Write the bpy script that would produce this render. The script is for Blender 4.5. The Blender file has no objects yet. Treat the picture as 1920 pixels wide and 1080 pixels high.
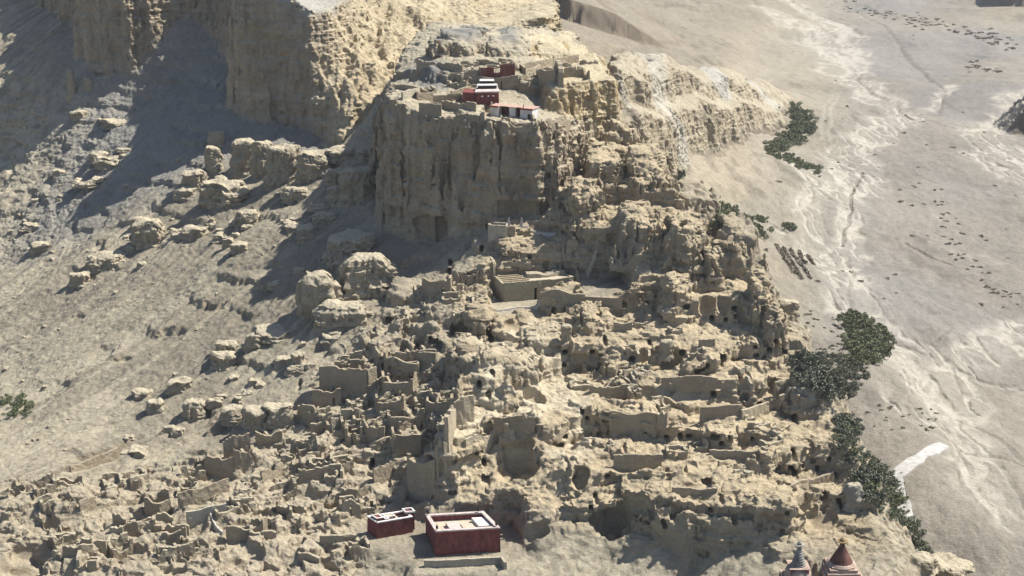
import bpy, bmesh, math, random, time
import numpy as np
from mathutils import Vector, Matrix
T0 = time.time()
def log(*a): print('[%.1f]' % (time.time()-T0), *a, flush=True)
scene = bpy.context.scene
COL = scene.collection
# ------------------------------------------------------------------ camera
CAMZ, PITCH, HF = 238.0, math.radians(17.0), math.radians(40.0)
cd = bpy.data.cameras.new('camera'); cam = bpy.data.objects.new('camera', cd); COL.objects.link(cam)
cam.location = (0, 0, CAMZ); cam.rotation_euler = (math.pi/2-PITCH, 0, 0)
cd.sensor_width = 36; cd.angle = HF; cd.clip_start = 1; cd.clip_end = 20000
scene.camera = cam
# ------------------------------------------------------------------ world and sun
SUN_EL, SUN_DIR = 52.0, (0.93, 0.37)          # direction TOWARDS the sun in plan (behind the hill, to the right)
w = bpy.data.worlds.new('World'); scene.world = w; w.use_nodes = True
nt = w.node_tree; nt.nodes.clear()
sky = nt.nodes.new('ShaderNodeTexSky'); sky.sky_type = 'NISHITA'; sky.sun_disc = False
sky.sun_elevation = math.radians(SUN_EL); sky.sun_rotation = math.atan2(SUN_DIR[0], SUN_DIR[1])
sky.altitude = 2000; sky.air_density = 0.9; sky.dust_density = 3.5
bg = nt.nodes.new('ShaderNodeBackground'); bg.inputs['Strength'].default_value = 0.078
wo = nt.nodes.new('ShaderNodeOutputWorld')
nt.links.new(sky.outputs[0], bg.inputs[0]); nt.links.new(bg.outputs[0], wo.inputs[0])
sl = bpy.data.lights.new('sun', 'SUN'); sl.energy = 4.2; sl.angle = math.radians(0.5); sl.color = (1.0, 0.965, 0.90)
so = bpy.data.objects.new('sun', sl); COL.objects.link(so)
ce = math.cos(math.radians(SUN_EL)); ln = math.hypot(*SUN_DIR)
sv = Vector((SUN_DIR[0]/ln*ce, SUN_DIR[1]/ln*ce, math.sin(math.radians(SUN_EL))))
so.rotation_euler = sv.to_track_quat('Z', 'Y').to_euler()
vs = scene.view_settings; vs.view_transform = 'Standard'; vs.look = 'None'; vs.exposure = 1.12; vs.gamma = 1.0
scene.cycles.max_bounces = 6; scene.cycles.diffuse_bounces = 3; scene.cycles.glossy_bounces = 2
# ------------------------------------------------------------------ pixel <-> place (1920x1080 photo pixels)
FP = 960/math.tan(HF/2); CP, SP = math.cos(PITCH), math.sin(PITCH)
def ray(px, py):
    cx = (px-960)/FP; cy = (540-py)/FP
    dy = CP+cy*SP; dz = -SP+cy*CP
    return cx/dy, -dz/dy                       # x per metre of depth, drop per metre of depth
def PY(px, py, y):                             # the point seen at a pixel, y metres away
    a, s = ray(px, py); return (a*y, y, CAMZ-s*y)
def PZ(px, py, z):                             # the point seen at a pixel, at height z
    a, s = ray(px, py); y = (CAMZ-z)/s; return (a*y, y, z)
# ------------------------------------------------------------------ noise
F4 = np.float32
def _h(ix, iy, iz, seed):
    h = (ix.astype(np.uint32)*np.uint32(374761393) + iy.astype(np.uint32)*np.uint32(668265263)
         + iz*np.uint32(2147483647 & 1274126177) + np.uint32(seed*97531+12345))
    h = (h ^ (h >> np.uint32(13)))*np.uint32(1274126177)
    h = (h ^ (h >> np.uint32(16)))*np.uint32(2246822519)
    return (h ^ (h >> np.uint32(15)))
def _r(ix, iy, iz, seed): return (_h(ix, iy, iz, seed) >> np.uint32(8)).astype(F4)*F4(2/16777216.)-F4(1)
def n2(x, y, seed=0):
    x = np.asarray(x, F4); y = np.asarray(y, F4)
    fx = np.floor(x); fy = np.floor(y); ix = fx.astype(np.int32); iy = fy.astype(np.int32)
    u = x-fx; v = y-fy; u = u*u*u*(u*(u*6-15)+10); v = v*v*v*(v*(v*6-15)+10)
    z = np.uint32(0)
    a = _r(ix, iy, z, seed); b = _r(ix+1, iy, z, seed); c = _r(ix, iy+1, z, seed); d = _r(ix+1, iy+1, z, seed)
    a = a+(b-a)*u; c = c+(d-c)*u
    return a+(c-a)*v
def fbm2(x, y, octv=4, seed=0, gain=.5, lac=2.03):
    t = 0; amp = 1.; s = 0.
    for k in range(octv):
        t = t+amp*n2(x, y, seed+k*7); s += amp; amp *= gain
        x, y = (x*.8-y*.6)*lac, (x*.6+y*.8)*lac
    return t/s*1.5
def ridge2(x, y, octv=4, seed=0, gain=.55):
    t = 0; amp = 1.; s = 0.
    for k in range(octv):
        t = t+amp*(1-2*np.abs(n2(x, y, seed+k*7))); s += amp; amp *= gain
        x, y = (x*.8-y*.6)*2.05, (x*.6+y*.8)*2.05
    return t/s
def n3(x, y, z, seed=0):
    fx = np.floor(x); fy = np.floor(y); fz = np.floor(z)
    ix = fx.astype(np.int32); iy = fy.astype(np.int32); iz = fz.astype(np.int32).astype(np.uint32)
    u = x-fx; v = y-fy; q = z-fz; u = u*u*(3-2*u); v = v*v*(3-2*v); q = q*q*(3-2*q)
    out = []
    for dz in (0, 1):
        zz = iz+np.uint32(dz)
        a = _r(ix, iy, zz, seed); b = _r(ix+1, iy, zz, seed); c = _r(ix, iy+1, zz, seed); d = _r(ix+1, iy+1, zz, seed)
        a = a+(b-a)*u; c = c+(d-c)*u; out.append(a+(c-a)*v)
    return out[0]+(out[1]-out[0])*q
def vor2(x, y, seed=0, jit=.9):
    x = np.asarray(x, F4); y = np.asarray(y, F4)
    fx = np.floor(x).astype(np.int32); fy = np.floor(y).astype(np.int32)
    f1 = np.full(x.shape, 9, F4); f2 = f1.copy(); rid = np.zeros(x.shape, F4)
    for i in (-1, 0, 1):
        for j in (-1, 0, 1):
            cx = fx+i; cy = fy+j
            px = cx+.5+jit*.5*_r(cx, cy, np.uint32(1), seed); py = cy+.5+jit*.5*_r(cx, cy, np.uint32(2), seed)
            d = np.hypot(px-x, py-y).astype(F4); r = _r(cx, cy, np.uint32(3), seed)*.5+.5
            m = d < f1
            f2 = np.where(m, f1, np.minimum(f2, d)); rid = np.where(m, r, rid); f1 = np.where(m, d, f1)
    return f1, f2, rid
def sst(a, b, x):
    t = np.clip((x-a)/(b-a), 0, 1); return t*t*(3-2*t)
# ------------------------------------------------------------------ helpers for plan shapes
def sdpoly(x, y, pts):                         # signed distance to a plan polygon, positive inside
    p = np.array([q[:2] for q in pts], F4); n = len(p)
    d = np.full(x.shape, 1e9, F4); ins = np.zeros(x.shape, bool)
    for i in range(n):
        ax, ay = p[i]; bx, by = p[(i+1) % n]
        ex, ey = bx-ax, by-ay; wx = x-ax; wy = y-ay
        t = np.clip((wx*ex+wy*ey)/(ex*ex+ey*ey+1e-9), 0, 1)
        d = np.minimum(d, (wx-ex*t)**2+(wy-ey*t)**2)
        if ay != by:
            c = ((ay > y) != (by > y)) & (x < ex*(y-ay)/(by-ay)+ax); ins ^= c
    d = np.sqrt(d); return np.where(ins, d, -d)
def dline(x, y, pts):                          # distance to an open polyline
    p = np.array([q[:2] for q in pts], F4); d = np.full(x.shape, 1e9, F4)
    for i in range(len(p)-1):
        ax, ay = p[i]; ex, ey = p[i+1]-p[i]; wx = x-ax; wy = y-ay
        t = np.clip((wx*ex+wy*ey)/(ex*ex+ey*ey+1e-9), 0, 1)
        d = np.minimum(d, (wx-ex*t)**2+(wy-ey*t)**2)
    return np.sqrt(d)
def rbf(pts, smooth=2.0):
    p = np.array(pts, float); n = len(p)
    K = -np.hypot(p[:, None, 0]-p[None, :, 0], p[:, None, 1]-p[None, :, 1]) - smooth*np.eye(n)*-1.0*0
    A = np.zeros((n+3, n+3)); A[:n, :n] = K - smooth*np.eye(n); A[:n, n] = 1; A[n, :n] = 1
    A[:n, n+1:] = p[:, :2]/1000; A[n+1:, :n] = p[:, :2].T/1000
    c = np.linalg.solve(A, np.r_[p[:, 2], 0, 0, 0])
    def f(x, y):
        out = np.full(x.shape, c[n], F4)+F4(c[n+1]/1000)*x+F4(c[n+2]/1000)*y
        for i in range(n):
            if abs(c[i]) > 1e-9: out -= F4(c[i])*np.sqrt((x-F4(p[i, 0]))**2+(y-F4(p[i, 1]))**2+F4(16))
        return out
    return f
# ================================================================== THE LAND
# --- surveyed points: (px, py, metres away)
HPTS = [PY(*q) for q in [
 (960,1080,440),(810,1042,453),(600,1060,446),(300,1070,442),(0,1075,441),(1150,1040,450),(1300,1050,446),
 # hill, bench tops going up
 (1400,930,455),(1250,930,458),(1100,930,468),(1560,900,470),(1300,860,478),(1250,800,500),(1400,800,500),(1540,790,500),
 (1100,800,505),(1000,800,502),(1250,700,530),(1100,700,535),(980,680,538),(900,620,555),(1400,700,528),(1480,690,535),
 (1250,600,560),(1100,590,568),(1000,560,580),(1440,560,566),(1350,540,572),(1100,500,590),(1000,480,602),(1250,500,588),(1415,490,590),
 (1335,410,610),(1200,420,612),(1120,430,612),(1060,380,628),(1180,330,650),(1260,345,640),(1210,260,690),(1150,250,690),
 (950,440,618),(1040,425,622),
 # left front of the hill
 (760,930,488),(650,920,490),(700,800,522),(600,780,532),(830,700,540),(760,640,565),(640,650,575),(760,560,600),(840,520,606),(800,480,625),
 # scree
 (600,560,606),(640,480,640),(705,440,652),(640,330,715),(600,265,790),(500,420,690),(500,560,625),(400,700,582),(300,800,552),(300,900,503),
 (200,1000,466),(100,900,498),(0,960,480),(100,700,622),(100,500,738),(250,430,744),(150,300,850),(0,300,905),(0,500,778),(0,700,650),(0,850,545),
 (0,150,960),(100,100,950),(0,0,1080),(250,200,885),(165,105,915),(240,100,910),(335,52,908),(400,72,895),(435,140,858),(445,205,822),(560,235,805),(690,250,765),
 (350,250,810),(350,150,880),
 # saddle and back of the hill
 (715,190,745),(790,110,850),(900,80,905),(1010,75,925),(1075,72,930),(1110,90,870)]]
HPTS += [(-420,500,-25),(-460,700,0),(-500,1000,60),(-60,1500,150),(300,1400,90)]
VPTS = [PZ(*q) for q in [
 (1600,1000,-22),(1700,950,-26),(1800,1080,-28),(1900,1080,-28),(1900,800,-30),(1700,700,-30),(1560,600,-27),(1500,480,-26),(1600,400,-29),(1900,500,-30),
 (1900,300,-28),(1700,300,-30),(1500,300,-26),(1600,150,-30),(1750,150,-30),(1900,150,-20),(1500,80,-26),(1450,130,-26),(1600,20,-30),(1800,20,-14),(1900,8,0),
 (1400,100,-12),(1300,60,10),(1350,110,0),(1430,160,-22),(1100,10,70),(1200,20,45),(1350,10,15),(1400,290,-6),(1450,330,-16),(1470,260,-24),(1400,440,-25),(1450,400,-22),(1500,690,-27)]]
VPTS += [PY(*q) for q in [(1320,268,1150),(1210,255,950),(1250,290,1000),(1225,300,930),(1290,335,950),(1350,370,980)]]
VPTS += [(-250,600,-80),(-350,800,-70),(-320,1000,-60),(-200,500,-70),(-500,800,-80),(-60,760,-60),(-100,950,-20),(60,600,-40),(150,520,-28),(220,480,-24),(0,900,40),(-300,1500,120),(100,1300,70),(1800,4300,60),(-200,4300,260),(600,4300,30),(1200,4300,20),(900,2000,-25)]
FH, FV = rbf(HPTS), rbf(VPTS)
PP = lambda L: [PY(*q) for q in L]
HILL = PP([(1640,1090,436),(1610,1000,462),(1612,900,476),(1575,790,502),(1550,705,532),(1490,650,546),(1450,550,570),(1425,492,588),(1340,402,612),(1268,345,640),(1215,262,690),(1190,236,722),(1140,190,770),(1100,110,840)]) \
     + [(10,900,0),(-20,960,0),(-60,1250,0),(-600,1600,0),(-900,900,0),(-500,380,0),(130,380,0)]
RIDGE = PP([(1105,120,830),(1140,200,785),(1180,236,800),(1210,252,950),(1270,260,1060),(1330,267,1150),(1392,254,1250),(1420,236,1330),(1478,214,1430),(1484,190,1500),(1410,130,1560),(1300,88,1420),(1180,60,1260),(1085,48,1060)])
FR = rbf(PP([(1150,110,850),(1180,170,840),(1200,150,950),(1300,168,1100),(1380,166,1235),(1450,190,1390),(1200,84,1010),(1300,98,1180),(1380,126,1330),(1478,190,1440),(1100,60,930),(1250,110,1090),(1200,84,1060),(1300,98,1230),(1380,126,1380)])+[(350,1500,-20),(120,1250,60)])
PLAT = PP([(-300,-60,1400),(40,-10,1120),(150,40,965),(160,103,912),(172,108,905),(236,100,898),(252,88,905),(268,80,908),(300,58,912),(340,46,915),(395,62,903),(432,112,870),(446,200,822),(560,232,805),(640,247,790),(672,225,786),(692,165,790)]) \
     + PP([(735,140,845),(800,105,900),(900,82,960),(1000,70,1010)]) + [(40,1250,0),(-100,1700,0),(-700,1700,0)]
FP_ = rbf([(-230,810,172),(-165,800,176),(-140,800,168)]+PP([(545,42,792),(600,46,790),(662,72,786)])+[(-100,900,158),(-60,1000,152),(0,1050,148),(-300,950,172),(-100,1300,170),(-500,1200,180)])
LEDGE = PP([(800,100,880),(918,80,918),(1066,78,925),(1072,55,960),(1060,20,1040)])+[(20,1200,0),(-60,1100,0)]
FL = rbf(PP([(830,60,905),(920,42,925),(1060,32,932),(1010,12,980),(900,15,1000)])+[(40,1200,150)])
MESA = PP([(706,432,655),(768,442,642),(848,458,630),(902,452,625),(912,400,630),(985,398,634),(1035,405,629),(1048,420,624),(1060,345,637),(1075,255,662),(1110,250,690),(1170,238,712),(1165,190,740),(1125,110,790),(1085,72,850),(930,72,850),(800,88,830),(760,130,800),(722,180,745),(703,300,700)])
FM = rbf(PP([(712,186,657),(760,178,660),(800,226,634),(850,228,632),(920,228,626),(1000,236,624),(1058,242,630),(900,200,655),(835,205,660),(1000,205,662),(880,168,690),(800,150,710),(960,160,695),(740,160,745),(1100,235,690)])
      +[PY(*q) for q in [(820,138,740),(900,140,735),(1000,140,735),(850,80,790),(900,76,800),(980,86,790),(1060,88,800)]])
UP2 = PP([(735,150,735),(800,152,712),(880,166,693),(900,160,694),(1000,168,690),(1030,150,692),(1060,90,800),(800,80,830),(750,120,780)])
UPPER = PP([(1022,216,672),(1090,222,678),(1168,214,690),(1172,190,715),(1125,112,790),(1080,80,850),(1010,100,800),(1015,150,720)])
FU = rbf(PP([(1030,152,690),(1100,150,694),(1160,150,700),(1110,130,740),(1050,120,750),(1080,95,800)]))
RIB = PP([(822,952,486),(860,938,488),(930,925,491),(1000,945,486),(1060,955,484),(1110,900,495),(1100,800,520),(1060,640,556),(1000,600,572),(880,640,556),(850,700,540),(836,780,520),(828,870,500)])
FRB = rbf(PP([(850,782,497),(950,800,495),(1040,810,497),(900,740,512),(1000,720,520),(1000,640,548),(920,640,548),(1090,880,490)]))
WALL1 = PP([(1225,985,450),(1310,1012,446),(1400,1040,443),(1480,1048,443),(1530,1015,450),(1592,1004,456),(1612,930,470),(1560,880,482),(1400,880,478),(1260,905,470),(1225,930,462)])
FW1 = rbf(PP([(1240,932,452),(1320,938,452),(1400,940,450),(1480,945,448),(1585,945,456),(1400,890,470)]))
MOUND = PP([(1862,225,1480),(1890,262,1420),(1960,300,1380),(2050,200,1600),(1930,195,1640)])
FARCL = PP([(1070,52,1560),(1140,72,1560),(1200,86,1570),(1252,100,1600),(1300,80,1850),(1150,20,2300),(900,10,2200)])
BLUFF = PP([(1840,14,2560),(1895,24,2480),(1990,30,2450),(2050,5,2900),(1800,0,3000)])
TERR = PP([(905,470,612),(840,560,590),(830,700,540),(822,952,486),(900,1010,462),(1100,1000,460),(1225,985,448),(1640,1090,436),(1610,1000,462),(1575,790,505),(1490,650,548),(1340,402,614),(1215,262,690),(1110,250,690),(1060,345,637)])
LOWER = PP([(0,880,505),(220,860,505),(430,800,528),(520,800,528),(600,690,560),(700,600,590),(820,520,612),(835,700,540),(820,950,486),(790,990,466),(640,1080,440),(-40,1090,438),(-60,960,470)])
# river threads, dark creeks and tracks in the valley
def zpx(L, z=-28): return [PZ(px, py, z) for px, py in L]
RIVER = [  # (polyline, half width m)
 ([(1395,2),(1480,20),(1560,55),(1602,95),(1606,140),(1632,172),(1682,206),(1704,216),(1650,236),(1592,276),(1600,315),(1592,352)],20),
 ([(1592,276),(1612,310),(1596,350),(1588,400),(1596,450),(1598,505),(1600,545),(1632,590),(1668,620),(1740,648),(1782,684),(1796,740),(1800,800),(1812,860),(1850,940),(1925,995)],9),
 ([(1540,360),(1510,400),(1545,450),(1575,500),(1590,540),(1585,580),(1640,605)],12),
 ([(1600,500),(1625,530),(1610,570),(1650,610)],7),([(1430,40),(1520,75),(1580,110),(1600,150)],26),
 ([(1704,216),(1758,196),(1772,160)],8),([(1925,180),(1880,225),(1838,246),(1868,285),(1925,326)],22),([(1838,246),(1885,270),(1925,280)],14),
 ([(1925,585),(1880,610),(1820,645),(1780,668)],10),([(1925,625),(1850,660),(1800,690),(1780,700)],9),([(1680,622),(1790,676),(1850,700),(1925,706)],4),
 ([(1640,610),(1690,680),(1740,740),(1780,800),(1800,850)],8),([(1700,700),(1740,690),(1790,760)],9),([(1820,870),(1790,820),(1760,760)],6),
 ([(1480,300),(1520,340),(1500,400)],9),([(1385,265),(1440,250),(1500,262)],0),([(1420,420),(1475,430)],3),([(1640,705),(1700,760),(1770,830)],2.2),([(1700,180),(1740,240)],0)]
CREEK = [  # dark stream threads and cut banks; bank shade is put into the colour
 ([(1480,2),(1486,20),(1530,35),(1590,58),(1614,74)],4.5),([(1690,92),(1716,112),(1738,142),(1772,172)],4.5),([(1772,176),(1762,212)],2),([(1614,130),(1612,152),(1640,172),(1682,192),(1690,206),(1714,224)],3),
 ([(1612,312),(1600,345),(1592,385),(1582,440)],1.6),([(1596,460),(1604,505),(1586,555),(1600,590),(1660,612),(1700,640)],1.5),
 ([(1680,625),(1725,648),(1772,655),(1790,668),(1850,694),(1925,708)],1.8),([(1782,660),(1786,690),(1800,720)],1.4),([(1742,630),(1790,600)],.9),
 ([(1740,760),(1780,800),(1800,850),(1815,880)],1.3),([(1828,790),(1870,820),(1925,880)],1.8),([(1560,575),(1620,610),(1680,625)],1.4),([(1868,870),(1890,905),(1925,960)],1.3),([(1808,840),(1860,850),(1925,878)],1.5),
 ([(1700,435),(1740,460),(1780,480)],1.4),([(1580,20),(1660,60),(1690,92)],3.5),([(1400,80),(1470,97),(1570,118)],1.6)]
TRACK = [([(1565,170),(1552,210),(1545,260)],3.5),([(1430,60),(1450,95)],0)]
RIVP = [(zpx(l), wd) for l, wd in RIVER if wd > 0]; CRKP = [(zpx(l), wd*.62) for l, wd in CREEK]; TRKP = [(zpx(l), wd) for l, wd in TRACK if wd > 0]
RUGP = PP([(-60,250,1000),(120,290,930),(225,268,860),(250,395,790),(150,480,770),(60,560,780),(-60,640,760)])
GULLY = [PZ(*q) for q in [(1500,640,-27),(1520,700,-27),(1560,740,-28),(1590,800,-28),(1650,930,-30),(1720,1020,-31),(1790,1100,-32)]]

def QZ(z, *px): return [PZ(a, b, z) for a, b in px]
PADS = [(0.0, 5.0, QZ(0, (770,1000), (960,990), (1000,1062), (780,1075))), (2.0, 4.0, QZ(2, (672,985), (790,975), (800,1015), (680,1030))),
        (50.8, 4.0, QZ(59.8, (938,535), (1080,522), (1062,508), (926,518))), (51.2, 3.0, QZ(51.2, (925,566), (1086,552), (1088,566), (1012,572), (935,590))), (57.4, 4.0, QZ(57.4, (1090,522), (1165,520), (1182,550), (1098,554))), (127.0, 3.0, QZ(127, (862,186), (940,184), (945,200), (865,205))),
        (123.0, 2.5, QZ(123, (912,212), (1004,216), (1008,231), (916,224)))]
# hollows cut into the rock: (px, py, half width px, half height px, depth m)
HOLLOWS = [(968,868,42,52,9),(1096,892,19,28,6),(1152,982,40,40,8),(1236,672,44,26,7),(1332,552,18,34,6),(1357,566,13,26,5),(1462,722,24,34,6),
 (40,1040,56,50,12),(1190,738,46,20,6),(1290,728,62,22,6),(1545,975,46,30,6),(470,1030,26,22,5),(850,462,0,0,0),(770,845,20,22,4),(975,600,22,14,5),(860,628,26,20,6),
 (1215,640,28,9,4),(1010,745,22,18,5),(1195,865,56,18,5),(1010,1000,30,22,4),(1035,395,0,0,0),(1000,700,12,9,3),(945,395,26,20,8),(985,392,40,18,8),(810,430,34,30,7),(1310,915,36,12,4)]
HOLLOWS = [h for h in HOLLOWS if h[2] > 0]
# small cut doorways and cave mouths: (px, py, half width px, half height px)
CAVES = [(935,480,6,9),(905,472,4,6),(1025,498,5,7),(1053,504,5,5),(918,436,4,5),(790,643,11,10),(762,648,10,12),(815,652,9,6),(728,614,9,6),(652,575,6,6),
 (832,664,8,9),(849,678,5,3),(965,622,9,8),(975,626,6,7),(663,538,4,5),(1160,740,7,6),(1300,730,5,6),(1340,742,5,7),(1257,735,5,5),(1162,815,5,5),(1188,819,5,5),(1122,819,4,4),
 (1227,834,5,5),(1242,843,4,4),(1345,822,9,7),(1378,818,4,7),(1172,868,6,4),(1188,872,5,4),(1243,903,5,4),(1285,885,3,6),(1448,903,7,5),(1320,917,10,6),(1198,920,5,5),
 (1110,955,5,4),(850,925,10,5),(908,905,9,6),(935,895,7,6),(1140,895,5,4),(1075,930,12,8),(1170,950,12,7),(700,885,3,9),(1465,1014,4,4),(1280,917,6,4),(1055,350,5,6),(1028,332,6,6),(1440,585,9,12),
 (845,520,4,6),(872,523,4,7),(560,720,6,7),(748,738,5,5),(655,742,5,4),(605,758,6,7),(1170,700,6,8),(1320,690,5,6),(1400,760,5,7),(1480,800,5,8),(1530,840,5,7),(1120,660,5,6),(1205,760,5,5),(1500,905,5,6)]
# rounded towers and bulges of rock added to the flank: (px, py of the middle, half width px, half height px, half depth m, metres nearer)
BULGES = [(1215,340,50,44,18),(1300,400,46,44,16),(1165,262,46,40,15),(1100,238,11,17,5),(1078,236,7,11,4),(1130,335,40,46,14),
 (1200,440,46,40,14),(1290,470,46,52,14),(1385,475,40,50,13),(1095,400,36,50,12),(1345,520,28,46,10),(1425,570,24,46,9),(1270,570,32,46,10),
 (1180,690,62,24,9),(1120,612,46,28,10),(1070,290,16,40,6),(1455,640,24,50,8),
 (945,700,64,34,9),(900,610,34,28,8),(900,470,18,18,6),(960,468,34,18,7),(1060,460,22,16,6),(870,96,58,26,14),(826,100,26,22,10),(958,98,46,18,12),(1032,104,36,14,9),(815,146,20,16,6),(842,152,16,14,5),
 (760,560,40,22,9),(1020,660,44,30,9),(880,680,40,34,9)]
BULGES = [b for b in BULGES if b[2] > 0]

def height(x, y, detail=True):
    """ground height and what the ground is, at plan points"""
    x = np.asarray(x, F4); y = np.asarray(y, F4); M = {}
    wx = x+4*n2(x/37, y/37, 1)+1.5*n2(x/11, y/11, 2); wy = y+4*n2(x/37, y/37, 3)+1.5*n2(x/11, y/11, 4)
    flute = 5*n2(x/26, y/26, 5)+2.6*n2(x/9, y/9, 6)+1.6*(1-2*np.abs(n2(x/4.6, y/4.6, 7)))+.6*n2(x/1.7, y/1.7, 8)
    V = FV(x, y)
    far = sst(900, 1700, y)
    V = V+fbm2(x/60, y/60, 4, 20)*1.1*sst(-60, 40, x)+fbm2(x/240, y/240, 4, 21)*(3+10*sst(-26, 20, V))
    V = V-6*np.exp(-(dline(x, y, GULLY)/16)**2)
    # the stream threads are cut into the gravel
    ids = np.nonzero((x > .1*y) & (y < 2600))
    if len(ids[0]):
        xs, ys = x[ids], y[ids]; dx = 9*n2(xs/34, ys/60, 110)+3*n2(xs/9, ys/16, 111); cut = np.zeros(len(xs), F4); bar = np.zeros(len(xs), F4)
        for l, wd in CRKP: cut = np.maximum(cut, sst(1.5, .5, dline(xs+dx*.35, ys, l)/max(wd, 1.4)))
        for l, wd in RIVP: bar = np.maximum(bar, sst(1.7, .6, dline(xs+dx*(.4+ys/2500), ys, l)/wd))
        xr = xs+dx*(.4+ys/2500); strand = np.maximum(1-np.abs(n2(xr/7, ys/42, 116))*3.2, 1-np.abs(n2(xr/13, ys/70, 117))*3.0)
        V[ids] += -(.5+1.0*sst(750, 1200, ys))*cut+bar*(-.5-.9*sst(.2, .75, strand)+.35*n2(xr/4, ys/9, 118))+.28*fbm2(xs/5, ys/8, 3, 119)
    # hills on the far side of the valley
    fc = sdpoly(wx, wy, FARCL)+flute*1.0+12*n2(x/60, y/60, 126); t = sst(0, 8, fc); V = V+(27*sst(190, 95, x)+2)*(.75+.5*n2(x/70, y/90, 125))*t*sst(-10, 160, 160-np.clip(fc, 0, 150))+26*ridge2(x/90, y/90, 3, 22)*0
    md = sdpoly(x, y, MOUND)+flute*1.2; V = V+40*sst(0, 42, md); M['mound'] = sst(-2, 6, md)
    bl = sdpoly(x, y, BLUFF)+flute*1.5; V = V+46*sst(0, 30, bl)
    # distant ridge that runs on from the hill
    rd = sdpoly(wx, wy, RIDGE)+flute*1.15+7*n2(x/48, y/48, 123); R = FR(x, y)+fbm2(x/40, y/40, 4, 23)*5
    t = .50*sst(-2, 13, rd)+.2*sst(20, 30, rd+6*n2(x/30, y/30, 124))+.30*sst(10, 75, rd)
    h = V+np.maximum(R-V, 0)*t; M['ridge'] = sst(-16, 2, rd)*sst(0, 8, h-V)
    # the hill
    H = FH(x, y)
    hl = sdpoly(wx, wy, HILL)+flute*.8
    th = sst(-46, 3, hl)**1.2; M['hill'] = sst(-40, -20, hl)
    terr = sst(-8, 8, sdpoly(wx, wy, TERR)); low = sst(-10, 10, sdpoly(wx, wy, LOWER))
    M['terr'] = terr; M['low'] = low
    # scree: ribs that run down and to the left
    sc = (1-terr)*(1-low)
    u = (x*.74-y*.67); v = (x*.67+y*.74)
    u2 = u+4*n2(x/40, y/40, 29)
    rib = fbm2(u2/16, v/110, 3, 30)*1.7+ridge2(u2/6.5, v/60, 3, 31)*.9+.8*n2(u2/2.4, v/34, 28)+fbm2(x/50, y/50, 3, 32)*1.6
    rug = sst(-14, 10, sdpoly(wx, wy, RUGP)+14*n2(x/25, y/25, 33)); M['rug'] = rug*sc
    H = H+sc*(rib+rug*(ridge2(x/19, y/19, 4, 34)*2.6))
    # beds of harder rock that crop out as little scarps on the scree
    bq = fbm2(x/30, y/30, 3, 35); S = 9.0; q = (H+4*bq)/S; fr = q-np.floor(q)
    H = H+sc*(sst(.80, .93, fr)-fr)*S*.30*sst(.05, .45, n2(x/24, y/24, 36)+.1)
    # big steps of the hill
    rb = sdpoly(wx, wy, RIB)+flute*1.4; t = sst(-1, 7, rb); RB = FRB(x, y)+fbm2(x/20, y/20, 3, 37)*2
    H = H+np.maximum(RB-H, 0)*t; M['rib'] = sst(-3, 5, rb)
    w1 = sdpoly(wx, wy, WALL1)+flute*.55; t = sst(-1, 4, w1); H1 = FW1(x, y)+fbm2(x/18, y/18, 3, 38)*1.2
    H = H+np.maximum(H1-H, 0)*t
    if detail:
        # cut terraces: steps broken into bays
        fb = fbm2(x/16, y/16, 3, 43)
        f1, f2, rid = vor2((x+8*n2(x/23, y/23, 40))/50, (y+6*n2(x/20, y/20, 41))/26, 42)
        S = 13.5; q = (H+rid*S+2.5*fb)/S; fr = q-np.floor(q)
        top = (np.floor(q)+.27*fr+.73*sst(.60, .74, fr))*S-rid*S-2.5*fb
        f1, f2, rid = vor2((x+4*n2(x/13, y/13, 140))/19, (y+4*n2(x/12, y/12, 141))/11, 142)
        S = 4.6; w2 = .8*sst(-.25, .35, n2(x/28, y/22, 143)); q = (top+rid*S+1.2*fb)/S; fr = q-np.floor(q)
        top = top+w2*((np.floor(q)+.25*fr+.75*sst(.66, .82, fr))*S-rid*S-1.2*fb-top)
        g1, g2, gid = vor2(x/11+.3*n2(x/7, y/7, 44), y/8+.3*n2(x/7, y/7, 45), 46)
        lump = (gid-.4)*3.0*sst(.02, .12, g2-g1)
        nofly = sst(.2, .5, n2(x/60, y/60, 47)+.75)
        H = H+terr*nofly*(top-H)*.95+terr*lump*.8+terr*ridge2(x/14, y/14, 3, 48)*.8
        # ruined quarter at the foot: broken walls and mounds
        a1, a2, aid = vor2(x/7.5+.25*n2(x/5, y/5, 50), y/6.5+.25*n2(x/5, y/5, 51), 52)
        blk = (aid**1.5*6.2-1.5)*sst(.03, .16, a2-a1)
        wl = (1-sst(.05, .11, a2-a1))*(1.2+2.2*sst(-.1, .6, n2(x/6, y/6, 53)))*sst(-.25, .1, n2(x/19, y/19, 54))
        b1, b2, bid = vor2(x/21, y/16, 55)
        S2 = 6.5; q = (H+bid*S2)/S2; fr = q-np.floor(q); tp = (np.floor(q)+.3*fr+.7*sst(.7, .9, fr))*S2-bid*S2
        H = H+low*((tp-H)*.9+blk*.75+wl*.9+ridge2(x/9, y/9, 3, 56)*.7)
    H = H+fbm2(x/6, y/6, 3, 60)*.35+fbm2(x/2.2, y/2.2, 2, 61)*.18
    h = h+np.where(H > h, (H-h)*th, 0)
    # the high plateau behind
    pd = sdpoly(wx, wy, PLAT)+flute*1.0
    sx = x/np.maximum(y, 1)*FP*CP/1.0
    side = sst(-118, -96, x-(y-790)*.12)            # its right flank leans back and is deeply ribbed
    W = 9+62*side
    ribs = side*(13*(1-2*np.abs(n2(x/17, y/34, 70)))+6*n2(x/6.5, y/16, 71)+3*n2(x/3, y/7, 72))
    P = FP_(x, y)+fbm2(x/25, y/25, 4, 73)*2.6
    pd = pd+2.2*side*0
    t = np.clip((pd+ribs)/W, 0, 1); t = t*(1.35-.35*t)
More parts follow.
